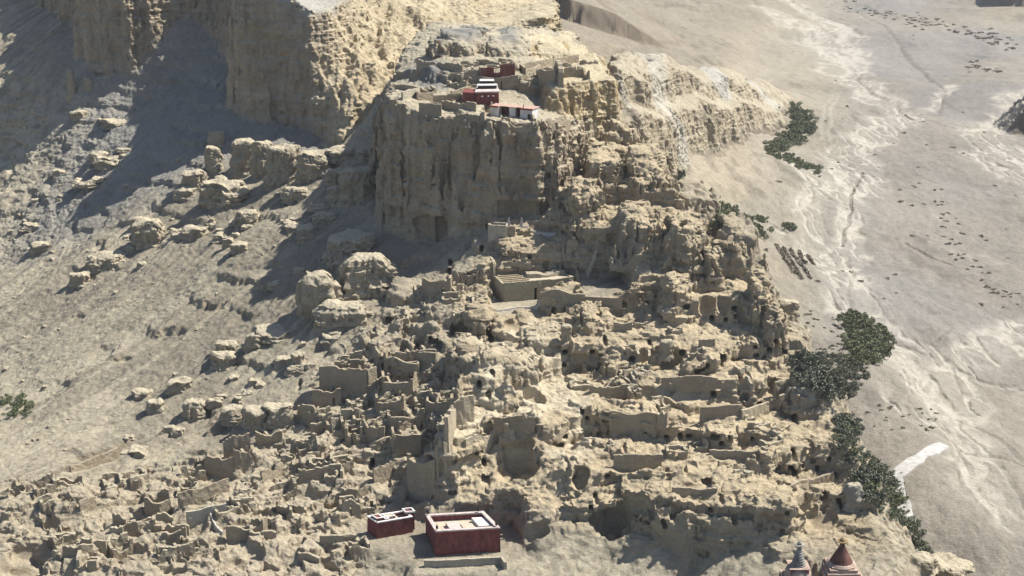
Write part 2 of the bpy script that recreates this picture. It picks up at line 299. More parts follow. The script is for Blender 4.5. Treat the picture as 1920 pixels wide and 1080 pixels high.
    h = h+np.where(P > h, (P-h)*t, 0); M['plat'] = sst(-4, 1, pd+ribs); M['side'] = side*M['plat']; M['plattop'] = M['plat']*sst(.9, 1, t)
    ld = sdpoly(wx, wy, LEDGE)+flute*.9; L = FL(x, y)+fbm2(x/18, y/18, 3, 74)*2
    t = sst(-1, 8, ld); t = .6*t+.4*sst(5, 14, ld); h = h+np.where(L > h, (L-h)*t, 0); M['ledge'] = sst(-3, 2, ld)
    # the summit
    ms = sdpoly(wx*.5+x*.5, wy*.5+y*.5, MESA)+flute*.95+1.5*(1-2*np.abs(n2(x/3.2, y/3.2, 175)))-2.2*sst(.35, .7, n2(x/14, y/14, 176))*sst(-20, -32, x)
    T = FM(x, y)+fbm2(x/22, y/22, 3, 75)*1.2+fbm2(x/6, y/6, 3, 76)*.5
    dome = sst(.1, .9, sdpoly(wx, wy, PP([(790,128,750),(880,135,745),(1000,118,750),(1000,84,800),(850,78,800),(800,90,790)]))/12)
    u2 = sdpoly(wx, wy, UP2)+flute*.3; T = T+4.5*sst(0, 1.5, u2)+2.5*sst(-14, 14, u2)
    T = T+dome*(3+ridge2(x/13, y/16, 3, 77)*3); M['dome'] = np.maximum(dome, sst(-4, 4, sdpoly(wx, wy, PP([(740,168,735),(800,126,745),(850,132,730),(842,174,690),(790,176,690)]))))
    t = sst(-.5, 6.5, ms); h = h+np.where(T > h, (T-h)*t, 0); M['mesa'] = sst(-3, 2, ms)
    up = sdpoly(wx, wy, UPPER)+flute*.8; U = FU(x, y)+fbm2(x/16, y/16, 3, 78)*1.5
    t = sst(-1, 5, up); h = h+np.where(U > h, (U-h)*t, 0); M['upper'] = sst(-3, 1, up)
    for pz, pf, pts in PADS:
        k = sst(-pf, 0, sdpoly(x, y, pts)); h = h+(pz-h)*k; M['terr'] = M['terr']*(1-k); M['low'] = M['low']*(1-.8*k)
    M['V'] = sst(6, 0, h-V)*(1-M['hill']*sst(-2, 4, H-V)); M['hl'] = hl
    return h, M
# ------------------------------------------------------------------ sample the land on a grid whose cells grow with distance
QUAL = 0.72
A0, A1, DA = -0.408, 0.408, .00105*QUAL
B0, B1, DB = math.log(408.), math.log(1530.), .00125*QUAL
DZ, Z0 = .62*QUAL, -46.0
av = np.arange(A0, A1, DA, dtype=np.float64); bv = np.arange(B0, B1, DB, dtype=np.float64); NA, NB = len(av), len(bv)
yv = np.exp(bv); GY = np.broadcast_to(yv[None, :], (NA, NB)).astype(F4); GX = (av[:, None]*yv[None, :]).astype(F4)
GH, GM = height(GX, GY); log('height', NA, NB)
def lat(G, x, y):                              # read a grid at plan points
    fi = np.clip((x/y-A0)/DA, 0, NA-1.001); fj = np.clip((np.log(y)-B0)/DB, 0, NB-1.001)
    i = fi.astype(np.int32); j = fj.astype(np.int32); u = (fi-i).astype(F4); v = (fj-j).astype(F4)
    return (G[i, j]*(1-u)+G[i+1, j]*u)*(1-v)+(G[i, j+1]*(1-u)+G[i+1, j+1]*u)*v
def ground(x, y): return float(lat(GH, np.array([x]), np.array([y]))[0])
def hit(px, py):                               # where the ray of a photo pixel meets the land
    a, s = ray(px, py); fi = min(max((a-A0)/DA, 0), NA-1.001); i = int(fi); u = fi-i
    col = GH[i]*(1-u)+GH[i+1]*u; k = np.nonzero(col >= CAMZ-s*yv)[0]
    j = k[0] if len(k) else NB-1
    y = yv[j]; return Vector((a*y, y, float(col[j]) if len(k) == 0 else min(float(col[j]), CAMZ-s*yv[max(j-1, 0)])))
gsm = GH.copy()
for _ in range(3):
    gsm[1:-1, 1:-1] = (gsm[1:-1, 1:-1]*2+gsm[:-2, 1:-1]+gsm[2:, 1:-1]+gsm[1:-1, :-2]+gsm[1:-1, 2:])/6
ga = np.gradient(gsm, axis=0)/(DA*GY); gb = np.gradient(gsm, axis=1)/(DB*GY)
GGX = ga; GGY = gb-ga*(GX/GY); gl = np.sqrt(GGX**2+GGY**2)+1e-6
STEEP = sst(.8, 2.6, gl); UX = GGX/gl; UY = GGY/gl
STRA = np.clip(.35-.1*GM['ridge']+.8*GM['ledge']+.8*GM['terr']-.05*GM['upper']-.12*GM['mesa']-.05*GM['plat'], .1, 1.3).astype(F4)
ROUGH = (.5+.65*np.clip(GM['terr']+GM['low']+GM['mesa']*(1-.5*GM['upper'])+GM['plat']+.3*GM['ridge']+GM['rug'], 0, 1)).astype(F4)*(1-.6*GM['V'])
FLU = (.4+.6*np.clip(GM['terr']+GM['mesa']+GM['plat'], 0, 1)).astype(F4)
SOFT = (1-.6*GM['ridge']-.4*GM['upper']-.6*GM['terr']-.6*GM['low']-.75*(1-GM['terr'])*(1-GM['low'])*(1-GM['plat'])*(1-GM['mesa'])*(1-GM['ridge'])*(1-.5*GM['rug'])).clip(.2, 1).astype(F4)
def seek(px, py, wx=10, wy=14):                  # nearest steep, outward-facing spot to a pixel
    best = None
    for dy in range(-wy, wy+1, 2):
        for dx in range(-wx, wx+1, 4):
            p = hit(px+dx, py+dy); i = int((p.x/p.y-A0)/DA); j = int((math.log(p.y)-B0)/DB); sc_ = min(gl[i, j], 3.5)*(UY[i, j] > .35)-.035*abs(dy)-.02*abs(dx)
            if best is None or sc_ > best[0]: best = (sc_, p, gl[i, j]*(UY[i, j] > .35))
    return best[1], best[2]
_v = vor2(GX/4.6+.2*n2(GX/3, GY/3, 700), GY/4.2, 701, .95); BL1 = (_v[2]*65535).astype(np.int32)
_v = vor2(GX/2.1, GY/2.1, 702, .95); BL2 = (_v[2]*65535).astype(np.int32)
_v = vor2(GX/11., GY/10., 703, .95); BL3 = (_v[2]*65535).astype(np.int32); del _v
BLW = (1.0*GM['terr']*(1-GM['V'])+.7*GM['low']+.32*GM['ridge']+.8*GM['ledge']+.45*GM['mesa']*(1-.4*GM['upper'])+.35*GM['plat']*(1-GM['side'])+.6*GM['side']+.8*GM['rug']).clip(0, 1.1).astype(F4)*(1-.8*GM['dome'])*(1-.45*GM['rib'])
def blockd(i, j, z):
    t = 0
    for B_, hz, a in ((BL3, 5.5, 1.15), (BL1, 2.7, .9), (BL2, 1.35, .42)):
        b_ = B_[i, j]; k = np.floor(z/hz+b_*.00013).astype(np.int32); t = t+a*_r(b_, k, np.uint32(5), 77)
    return t*BLW[i, j]
blobs = []
for (px, py, rx, ry, dep) in BULGES:
    p = hit(px, py); m = p.y/FP*1.02; c = p+Vector((0, dep*.45, 0)); blobs.append((+1, c.x, c.y, c.z, rx*m, dep, ry*m*1.05))
for (px, py, rx, ry, dep) in HOLLOWS:
    p, g_ = seek(px, py, 8, 10); m = p.y/FP*1.02; blobs.append((-1, p.x, p.y+.5, p.z, rx*m, dep, ry*m))
rc = random.Random(21); CAVES = list(CAVES); ex_ = 0
for _ in range(1500):
    if ex_ >= 150: break
    px, py = (rc.uniform(1040, 1580), rc.uniform(560, 990)) if rc.random() < .72 else (rc.uniform(600, 1000), rc.uniform(480, 900))
    if px > 1330+.6*(py-420): continue
    p, g_ = seek(px, py, 4, 10)
    if g_ > 1.6: CAVES.append((px, py, rc.uniform(3, 6.5), rc.uniform(3.5, 7))); ex_ += 1
for (px, py, rx, ry) in CAVES:
    p, g_ = seek(px, py); m = p.y/FP*1.02; blobs.append((-2, p.x, p.y+1.4, p.z+.3, max(rx*m*1.1, .9), 6.5, max(ry*m*1.1, 1.0)))
# vertical reach of every column
r = 3; pad = np.pad(GH, r, mode='edge'); lo = GH.copy(); hi = GH.copy()
tl, th_ = pad.copy(), pad.copy()
for k in range(2*r+1):
    s = pad[k:k+NA, :]; tl2 = s if k == 0 else np.minimum(tl2, s); th2 = s if k == 0 else np.maximum(th2, s)
for k in range(2*r+1):
    s = tl2[:, k:k+NB]; lo = s if k == 0 else np.minimum(lo, s); s = th2[:, k:k+NB]; hi = s if k == 0 else np.maximum(hi, s)
lo = lo-1.6; hi = hi+1.6
for (sg, cx, cy, cz, rx, ry, rz) in blobs:
    m = (np.abs(GX-cx) < rx+3) & (np.abs(GY-cy) < ry+3)
    lo = np.where(m & (lo < cz+rz), np.minimum(lo, cz-rz-2), lo) if sg < 0 else lo
    hi = np.where(m, np.maximum(hi, cz+rz+2), hi) if sg > 0 else hi
KLO = np.floor((lo-Z0)/DZ).astype(np.int32); KHI = np.ceil((hi-Z0)/DZ).astype(np.int32); KLO = np.maximum(KLO, 1)
NZ = int(KHI.max())+3
log('columns ready', NZ, int((KHI-KLO).sum())//1000, 'k samples')
def field(x, y, z, i, j):
    st = STEEP[i, j]; sr = STRA[i, j]
    zw = z+2.5*n2(x/60, y/60, 80)+.03*x
    zn = np.zeros_like(zw)
    s = n2(zw/3.4, zn+.5, 81)*1.0+n2(zw/1.25, zn+.5, 82)*.8+n2(zw/9, zn+.5, 83)*1.1
    s = np.tanh(2.2*s)*.9
    d = sr*s*(.7+.5*n2(x/23, y/23, 84))*1.7+(1-2*np.abs(n3(x/3.3, y/3.3, z/4.6, 184)))*.75+(1-2*np.abs(n3(x/1.5, y/1.5, z/6, 185)))*.5*FLU[i, j]
    soft = SOFT[i, j]; bd = blockd(i, j, z); d = d*.85+bd*1.0; nx = n3(x/6.5, y/6.5, z/8, 85)*1.5*soft+n3(x/2.3, y/2.3, z/2.6, 86)*.6
    ny = n3(x/6.5, y/6.5, z/8, 87)*1.5*soft+n3(x/2.3, y/2.3, z/2.6, 88)*.6
    xx = x+UX[i, j]*d*st+nx; yy = y+UY[i, j]*d*st+ny
    yy = np.maximum(yy, 408.5)
    h = lat(GH, xx, yy)
    f = (h-z)/np.sqrt(1+np.minimum(gl[i, j], 6)**2)+bd*.20
    return f+(n3(x/1.3, y/1.3, z/1.1, 89)*.30-np.abs(n3(x/2.9, y/2.9, z/2.9, 189))*.6)*ROUGH[i, j]
SL = 96; verts = []; quads = []; nv = 0; strip = {}
for i0 in range(0, NA-1, SL):
    i1 = min(i0+SL+1, NA); n = i1-i0
    klo = KLO[i0:i1]; cnt = KHI[i0:i1]-klo+1; off = np.cumsum(cnt.ravel())-cnt.ravel(); tot = int(cnt.sum())
    cid = np.repeat(np.arange(n*NB), cnt.ravel()); kk = np.arange(tot)-off[cid]+klo.ravel()[cid]
    ii = cid//NB+i0; jj = cid % NB
    x = GX[ii, jj]; y = GY[ii, jj]; z = (Z0+DZ*kk).astype(F4)
    f = field(x, y, z, ii, jj).astype(F4)
    for (sg, cx, cy, cz, rx, ry, rz) in blobs:
        ai = (cx/cy-A0)/DA; wd = (rx+4)/cy/DA+2
        if ai+wd < i0 or ai-wd > i1: continue
        m = np.nonzero((np.abs(x-cx) < rx+3) & (np.abs(y-cy) < ry+3))[0]
        if len(m) == 0: continue
        X, Y, Z = x[m], y[m], z[m]; q = .16*min(rx, rz)
        q = q*(.55 if sg > 0 else 1); X = X+q*n3(X/4, Y/4, Z/4, 90)*2; Z = Z+q*n3(X/4, Y/4, Z/4, 91)*1.6; Y = Y+q*n3(X/3, Y/3, Z/5, 92)*1.5
        e = 4.2 if sg > 0 else (2.4 if sg == -1 else 3.5)
        rp = (np.abs((X-cx)/rx)**2.6+np.abs((Y-cy)/ry)**2.6)**(1/2.6)
        if sg > 0: Zt = Z+.38*(cy-Y)+.15*(X-cx); zz = np.where(Zt > cz, (Zt-cz)/rz, np.maximum((cz-Z)/rz-1.2, 0)*3); rp = rp*(1+.28*(Z-cz)/rz)+.17*(1-2*np.abs(n2(X/2.7+cx, Y/2.7, 193)))+.08*(1-2*np.abs(n2(X/1.2+cx, Y/1.2, 195)))+.10*np.tanh(2.5*n2(Z/2.6+cx, X*0+.5, 194))+.14*n2(X/7+cx, Y/7, 196); dd = (1-(np.abs(rp)**5+zz**7)**(1/6))*min(rx, ry, rz)
        else: dd = (1-(rp**e+np.abs((Z-cz)/rz)**e)**(1/e))*min(rx, ry, rz)
        if sg > 0: dd = dd+.8*blockd(ii[m], jj[m], z[m]); f[m] = np.maximum(f[m], dd)
        else: f[m] = np.minimum(f[m], -dd)
    D = np.empty((n*NB, NZ), np.float16)
    D[:] = np.where(np.arange(NZ)[None, :] < klo.ravel()[:, None], 2, -2)
    D[cid, kk] = np.clip(f, -2, 2); D = D.reshape(n, NB, NZ); D[:, :, 0] = 2
    S = D > 0
    vs_ = np.zeros((n-1, NB-1, NZ-1, 3), np.float16) if False else None
    ex = []
    for ax in range(3):
        sa = [slice(None)]*3; sb = [slice(None)]*3; sa[ax] = slice(0, -1); sb[ax] = slice(1, None)
        e = np.argwhere(S[tuple(sa)] != S[tuple(sb)]).astype(np.int32); ex.append(e)
    acc_id = []; acc_p = []
    C1, C2 = NB, NZ
    for ax in range(3):
        e = ex[ax]; o = np.zeros(3, np.int32); o[ax] = 1
        d0 = D[e[:, 0], e[:, 1], e[:, 2]].astype(F4); d1 = D[e[:, 0]+o[0], e[:, 1]+o[1], e[:, 2]+o[2]].astype(F4)
        p = e.astype(F4); p[:, ax] += d0/(d0-d1)
        oth = [q for q in range(3) if q != ax]
        for s0 in (0, -1):
            for s1 in (0, -1):
                c = e.copy(); c[:, oth[0]] += s0; c[:, oth[1]] += s1
                ok = (c[:, 0] >= 0) & (c[:, 1] >= 0) & (c[:, 2] >= 0) & (c[:, 0] < n-1) & (c[:, 1] < NB-1) & (c[:, 2] < NZ-1)
                c = c[ok]; acc_id.append((c[:, 0].astype(np.int64)*C1+c[:, 1])*C2+c[:, 2]); acc_p.append(p[ok])
    aid = np.concatenate(acc_id); ap = np.concatenate(acc_p); del acc_id, acc_p
    uid, inv = np.unique(aid, return_inverse=True); m = len(uid)
    num = np.bincount(inv, minlength=m); P = np.stack([np.bincount(inv, ap[:, q], minlength=m)/num for q in range(3)], 1)
    gy = np.exp(B0+DB*P[:, 1]); gx = (A0+DA*(P[:, 0]+i0))*gy; gz = Z0+DZ*P[:, 2]
    verts.append(np.stack([gx, gy, gz], 1).astype(F4))
    base = nv; nv += m
    # cells on the shared slab border: cell n-1 of this slab does not exist; edges on plane i1-1 join across slabs
    for ax in range(3):
        e = ex[ax]; oth = [q for q in range(3) if q != ax]
        sg = S[e[:, 0], e[:, 1], e[:, 2]]
        cs = []; ok = np.ones(len(e), bool); ids = []
        for (s0, s1) in ((-1, -1), (0, -1), (0, 0), (-1, 0)):
            c = e.copy(); c[:, oth[0]] += s0; c[:, oth[1]] += s1; cs.append(c)
            ok &= (c[:, 1] >= 0) & (c[:, 2] >= 0) & (c[:, 1] < NB-1) & (c[:, 2] < NZ-1) & (c[:, 0] < n-1) & ((c[:, 0] >= 0) if i0 == 0 else (c[:, 0] >= -1))
        e_ok = np.nonzero(ok)[0]; Q = np.empty((len(e_ok), 4), np.int64)
        for q in range(4):
            c = cs[q][e_ok]; key = (c[:, 0].astype(np.int64)*C1+c[:, 1])*C2+c[:, 2]
            pos = np.minimum(np.searchsorted(uid, key), m-1); Q[:, q] = base+pos
            pv = c[:, 0] < 0
            if pv.any():
                pk = c[pv, 1].astype(np.int64)*C2+c[pv, 2]; pp = np.minimum(np.searchsorted(prev_key, pk), len(prev_key)-1)
                Q[pv, q] = prev_idx[pp]
        flip = sg[e_ok] ^ (ax == 1)
        Q[~flip] = Q[~flip][:, ::-1]; quads.append(Q)
    lastc = uid//C2//C1 == n-2
    prev_key = uid[lastc] % (C1*C2); prev_idx = base+np.nonzero(lastc)[0]
    del D, S
V3 = np.concatenate(verts); Q4 = np.concatenate(quads); log('surface', NZ, len(V3), len(Q4))
# ------------------------------------------------------------------ colours of the ground (albedo)
def mix(a, b, t): return a*(1-t[:, None])+np.array(b, F4)[None, :]*t[:, None]
def albedo(x, y, z, nz, M):
    n = len(x); g = lambda k: M[k]
    c = np.tile(np.array([.365, .312, .218], F4), (n, 1))                         # dry earth
    big = fbm2(x/70, y/70, 3, 100); mid = n3(x/9, y/9, z/4, 101); fine = n3(x/2.1, y/2.1, z/1.2, 102)
    zw = z+2.5*n2(x/60, y/60, 80)+.03*x
    bed = n2(zw/5.2, zw*0+.5, 103)*.6+n2(zw/1.9, zw*0+.5, 104)*.4
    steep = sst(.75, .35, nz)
    scree = (1-g('terr'))*(1-g('low'))*g('hill')*(1-g('plat'))*(1-g('mesa'))
    c = mix(c, (.33, .288, .207), scree*.9); c = mix(c, (.225, .195, .142), np.clip(scree*sst(-.4, .4, big+.35*mid+.5*n2((x*.74-y*.67)/3.2, (x*.67+y*.74)/60, 150)), 0, 1))
    c = mix(c, (.40, .345, .24), np.clip(g('rug')*sst(-.5, .3, mid+big), 0, 1))
    c = mix(c, (.375, .30, .19), np.clip(g('terr')*.75, 0, 1))
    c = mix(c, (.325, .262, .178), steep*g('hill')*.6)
    c = mix(c, (.44, .375, .262), np.clip(g('rib')*sst(-.6, .2, mid), 0, 1)*.75)
    c = mix(c, (.30, .247, .175), np.clip(g('low')*(.5+.6*mid), 0, 1)*.7)
    och = np.clip(np.maximum(np.maximum(g('upper'), g('ledge')), g('ridge')), 0, 1)
    och2 = np.clip(np.maximum(g('upper'), g('ledge')), 0, 1); rdg = np.clip(g('ridge'), 0, 1)
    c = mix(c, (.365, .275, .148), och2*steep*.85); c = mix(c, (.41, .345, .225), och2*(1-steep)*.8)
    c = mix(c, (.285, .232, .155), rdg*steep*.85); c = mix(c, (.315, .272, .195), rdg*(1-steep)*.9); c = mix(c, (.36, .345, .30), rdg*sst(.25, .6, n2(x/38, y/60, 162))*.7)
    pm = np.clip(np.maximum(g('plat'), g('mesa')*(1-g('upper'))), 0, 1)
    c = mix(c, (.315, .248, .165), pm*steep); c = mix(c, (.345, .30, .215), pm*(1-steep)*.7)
    vst = n3(x/1.7, y/1.7, z/17, 160)*.6+n3(x/5, y/5, z/40, 161)*.6
    c = mix(c, (.255, .20, .135), pm*steep*sst(0, .55, vst)*.8); c = mix(c, (.37, .31, .22), pm*steep*sst(.05, .6, -vst)*.6)
    c = mix(c, (.41, .335, .215), np.clip(g('side')*.9, 0, 1))
    c = mix(c, (.20, .192, .168), np.clip(g('dome')*sst(-.6, .0, n2(x/10, y/14, 105)), 0, 1)*.95)
    c = mix(c, (.30, .285, .245), np.clip(g('plattop')*(1-g('side')), 0, 1)*.9)
    talus_belt = sst(-330, -250, x)*sst(-85, -110, x)*sst(740, 790, y)*(1-g('plat'))*g('hill')
    c = mix(c, (.225, .212, .185), np.clip(talus_belt, 0, 1)*.85)                     # grey talus under the great cliff
    # valley
    v = np.clip(g('V'), 0, 1)
    vc = np.tile(np.array([.208, .186, .150], F4), (n, 1))
    vc = mix(vc, (.192, .178, .154), sst(-.15, .45, fbm2(x/180, y/260, 4, 106)+.25*sst(0, 300, x-.33*y)))
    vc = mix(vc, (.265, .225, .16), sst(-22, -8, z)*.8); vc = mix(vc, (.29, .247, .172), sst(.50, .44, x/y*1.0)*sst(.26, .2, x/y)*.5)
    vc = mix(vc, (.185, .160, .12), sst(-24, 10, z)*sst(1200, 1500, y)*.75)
    vc = mix(vc, (.15, .12, .085), sst(.93, .75, nz)*sst(1000, 1300, y)*.9)  # steep far cliffs darkened: the shade on their faces is put into the colour
    vc = mix(vc, (.236, .208, .166), sst(900, 620, y)*.85); vc = mix(vc, (.12, .098, .072), g('mound')*.9)
    st = .55*n2(x/5, y/16, 107)+.45*n2(x/2.2, y/7, 108)
    vc *= (1+.17*st+.10*n2(x/40, y/90, 109)+.10*n2(x/1.3, y/3.5, 131)-.22*sst(.25, .6, n2(x/9, y/30, 132))*sst(0, .4, n2(x/60, y/110, 133)))[:, None]
    bank_shade = np.zeros(n, F4)
    ids = np.nonzero((v > .02) & (x/np.maximum(y, 1) > .1))[0]; xs, ys = x[ids], y[ids]
    dx = 9*n2(xs/34, ys/60, 110)+3*n2(xs/9, ys/16, 111); xr = xs+dx*(.4+ys/2500)
    white = np.zeros(len(ids), F4); dark = np.zeros(len(ids), F4)
    for l, wd in RIVP: white = np.maximum(white, 1-dline(xr, ys, l)/(wd*1.7))
    nn = n2(xr/5, ys/13, 112)*.5+n2(xr/14, ys/40, 113)*.5
    strand = np.maximum(1-np.abs(n2(xr/7, ys/42, 116))*3.2, 1-np.abs(n2(xr/13, ys/70, 117))*3.0)
    white = np.clip(sst(.05, .60, white+.30*nn)*(.30+.70*sst(.0, .7, strand))*(.8+.4*n2(xr/2, ys/5, 114)), 0, 1)
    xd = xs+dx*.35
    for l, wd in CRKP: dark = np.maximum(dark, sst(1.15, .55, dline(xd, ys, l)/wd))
    for l, wd in TRKP: white = np.maximum(white, .30*sst(1.3, .7, np.abs(dline(xd, ys, l)/wd-1)+.5))
    t = np.zeros(n, F4); t[ids] = white; vc = mix(vc, (.40, .362, .295), t*.95)
    t = np.zeros(n, F4); t[ids] = dark*np.clip(.75+.6*n2(xs/7, ys/12, 115), 0, 1); vc = mix(vc, (.125, .108, .083), t*(.45+.4*sst(750, 1200, y)))  # dark stream threads, with the shade of the cut banks painted in
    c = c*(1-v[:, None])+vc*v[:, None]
    rockk = 1-v
    c *= (1+rockk*(.10*bed*(.4+steep)+.10*mid+.09*fine+.10*big))[:, None]
    return np.clip(c*np.array([1.0, 1.01, 1.03], F4), .02, .9)
def vnormals(V, Q):
    d1 = V[Q[:, 2]]-V[Q[:, 0]]; d2 = V[Q[:, 3]]-V[Q[:, 1]]; fn = np.cross(d1, d2)
    N = np.zeros_like(V)
    for q in range(3):
        N[:, q] = np.bincount(Q.ravel(), np.repeat(fn[:, q], 4), minlength=len(V))
    return N/np.maximum(np.linalg.norm(N, axis=1), 1e-9)[:, None]
def earth_material():
    m = bpy.data.materials.new('earth'); m.use_nodes = True; t = m.node_tree; N = t.nodes; L = t.links
    b = N['Principled BSDF']; b.inputs['Roughness'].default_value = .95; b.inputs['Specular IOR Level'].default_value = .08
    at = N.new('ShaderNodeAttribute'); at.attribute_name = 'albedo'
    tc = N.new('ShaderNodeNewGeometry')
    mp = N.new('ShaderNodeMapping'); mp.inputs['Scale'].default_value = (1, 1, 1.5); L.new(tc.outputs['Position'], mp.inputs['Vector'])
    def noise(scale, det, rough=.6):
        q = N.new('ShaderNodeTexNoise'); q.inputs['Scale'].default_value = scale; q.inputs['Detail'].default_value = det; q.inputs['Roughness'].default_value = rough
        L.new(mp.outputs[0], q.inputs['Vector']); return q
    a1 = noise(.75, 6, .74); a2 = noise(.11, 3)
    r = N.new('ShaderNodeMapRange'); r.inputs[1].default_value = .3; r.inputs[2].default_value = .7; r.inputs[3].default_value = .80; r.inputs[4].default_value = 1.2
    L.new(a1.outputs['Fac'], r.inputs[0])
    mu = N.new('ShaderNodeMixRGB'); mu.blend_type = 'MULTIPLY'; mu.inputs[0].default_value = 1
    L.new(at.outputs['Color'], mu.inputs[1]); L.new(r.outputs[0], mu.inputs[2]); L.new(mu.outputs[0], b.inputs['Base Color'])
    bp = N.new('ShaderNodeBump'); bp.inputs['Strength'].default_value = .9; bp.inputs['Distance'].default_value = 1.1
    L.new(a1.outputs['Fac'], bp.inputs['Height']); L.new(bp.outputs[0], b.inputs['Normal'])
    return m
EARTH = earth_material()
def fast_mesh(name, V, Q, mat, col=None, smooth=True):
    me = bpy.data.meshes.new(name); k = Q.shape[1]
    me.vertices.add(len(V)); me.vertices.foreach_set('co', np.ascontiguousarray(V, F4).ravel())
    me.loops.add(Q.size); me.loops.foreach_set('vertex_index', Q.astype(np.int32).ravel())
    me.polygons.add(len(Q)); me.polygons.foreach_set('loop_start', np.arange(0, Q.size, k, dtype=np.int32))
    me.polygons.foreach_set('use_smooth', np.full(len(Q), smooth))
    if col is not None:
        a = me.attributes.new('albedo', 'FLOAT_COLOR', 'POINT'); a.data.foreach_set('color', np.c_[col, np.ones(len(col))].astype(F4).ravel())
    me.update(calc_edges=True); me.materials.append(mat)
    o = bpy.data.objects.new(name, me); COL.objects.link(o); return o
VN = vnormals(V3, Q4)
VM = {k: lat(g.astype(F4), V3[:, 0], V3[:, 1]) for k, g in GM.items()}
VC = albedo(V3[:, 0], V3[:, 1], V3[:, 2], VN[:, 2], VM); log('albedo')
# ------------------------------------------------------------------ split the land into the places it is made of
q0 = Q4[:, 0]; scree_m = (1-VM['terr'])*(1-VM['low'])
kind = np.full(len(Q4), 1)                                                            # hillside
kind[(VM['V'][q0] > .5) | (VM['hill'][q0] < .3)] = 0
kind[(kind == 1) & (scree_m[q0] > .5)] = 2
kind[VM['ridge'][q0] > .5] = 3
kind[(VM['plat'][q0] > .3) | (VM['ledge'][q0] > .3)] = 4
kind[(VM['mesa'][q0] > .3) | (VM['upper'][q0] > .3)] = 5
for kd, nm in enumerate(['valley_floor', 'hillside', 'scree_slope', 'rocky_ridge', 'plateau_cliff', 'summit_rock']):
    Q = Q4[kind == kd]
    if len(Q) == 0: continue
    u, inv = np.unique(Q.ravel(), return_inverse=True)
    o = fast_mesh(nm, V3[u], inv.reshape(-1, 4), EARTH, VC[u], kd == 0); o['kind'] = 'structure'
# the valley and the hills farther off
fa = np.r_[np.arange(-.95, -.43, .006), np.arange(-.43, .43, .0016), np.arange(.43, .95, .006)]; fb = np.arange(math.log(1512.), math.log(7000.), .0032)
fy = np.broadcast_to(np.exp(fb)[None, :], (len(fa), len(fb))).astype(F4); fx = (fa[:, None]*np.exp(fb)[None, :]).astype(F4)
fh, FMk = height(fx, fy, False); fh = fh-1.2
ix = np.arange(len(fa)*len(fb)).reshape(len(fa), len(fb))
FQ = np.stack([ix[:-1, :-1], ix[1:, :-1], ix[1:, 1:], ix[:-1, 1:]], -1).reshape(-1, 4); FVx = np.stack([fx, fy, fh], -1).reshape(-1, 3)
fn = vnormals(FVx, FQ)
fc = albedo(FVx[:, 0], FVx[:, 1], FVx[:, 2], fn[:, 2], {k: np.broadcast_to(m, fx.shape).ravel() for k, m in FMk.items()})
o = fast_mesh('far_valley', FVx, FQ, EARTH, fc); o['kind'] = 'structure'
# coarser land to the sides and towards the camera, out of the photo's frame
for (aa, bb) in ((np.arange(-.95, -.4045, .0035), np.arange(math.log(150.), math.log(1532.), .0045)), (np.arange(.4045, .95, .0035), np.arange(math.log(150.), math.log(1532.), .0045)), (np.arange(-.4085, .4095, .003), np.arange(math.log(150.), math.log(411.), .004))):
    sy = np.broadcast_to(np.exp(bb)[None, :], (len(aa), len(bb))).astype(F4); sx_ = (aa[:, None]*np.exp(bb)[None, :]).astype(F4)
    sh, SM = height(sx_, sy, True); sh = sh-.6
    ix = np.arange(len(aa)*len(bb)).reshape(len(aa), len(bb)); SQ = np.stack([ix[:-1, :-1], ix[1:, :-1], ix[1:, 1:], ix[:-1, 1:]], -1).reshape(-1, 4); SV = np.stack([sx_, sy, sh], -1).reshape(-1, 3)
    sn = vnormals(SV, SQ); scl = albedo(SV[:, 0], SV[:, 1], SV[:, 2], sn[:, 2], {k: np.broadcast_to(m, sx_.shape).ravel() for k, m in SM.items()})
    o = fast_mesh('surrounding_land', SV, SQ, EARTH, scl); o['kind'] = 'structure'
log('land done')
# ================================================================== THINGS
rng = np.random.default_rng(7); rnd = random.Random(7)
def tag(o, label, cat, group=None, kind=None):
    o['label'] = label; o['category'] = cat
    if group: o['group'] = group
    if kind: o['kind'] = kind
    return o
def thing(name, loc, label, cat, group=None):
    o = bpy.data.objects.new(name, None); COL.objects.link(o); o.location = loc; o.empty_display_size = 1
    return tag(o, label, cat, group)
def under(o, root):                            # parent a part given in place coordinates
    o.parent = root; o.matrix_parent_inverse = Matrix.Translation(-Vector(root.location)); return o
def paint(name, col, rough=.85, var=.12, scale=.8, bump=.25):
    m = bpy.data.materials.new(name); m.use_nodes = True; t = m.node_tree; N = t.nodes; L = t.links; b = N['Principled BSDF']
    b.inputs['Roughness'].default_value = rough; b.inputs['Specular IOR Level'].default_value = .15
    g = N.new('ShaderNodeNewGeometry'); q = N.new('ShaderNodeTexNoise'); q.inputs['Scale'].default_value = scale; q.inputs['Detail'].default_value = 6; q.inputs['Roughness'].default_value = .65
    mp = N.new('ShaderNodeMapping'); mp.inputs['Scale'].default_value = (1, 1, .45); L.new(g.outputs['Position'], mp.inputs[0]); L.new(mp.outputs[0], q.inputs['Vector'])
    r = N.new('ShaderNodeMapRange'); r.inputs[1].default_value = .3; r.inputs[2].default_value = .7; r.inputs[3].default_value = 1-var*1.6; r.inputs[4].default_value = 1+var
    L.new(q.outputs['Fac'], r.inputs[0])
    mu = N.new('ShaderNodeMixRGB'); mu.blend_type = 'MULTIPLY'; mu.inputs[0].default_value = 1; mu.inputs[1].default_value = (*col, 1)
    L.new(r.outputs[0], mu.inputs[2]); L.new(mu.outputs[0], b.inputs['Base Color'])
    bp = N.new('ShaderNodeBump'); bp.inputs['Strength'].default_value = .6; bp.inputs['Distance'].default_value = bump
    L.new(q.outputs['Fac'], bp.inputs['Height']); L.new(bp.outputs[0], b.inputs['Normal']); return m
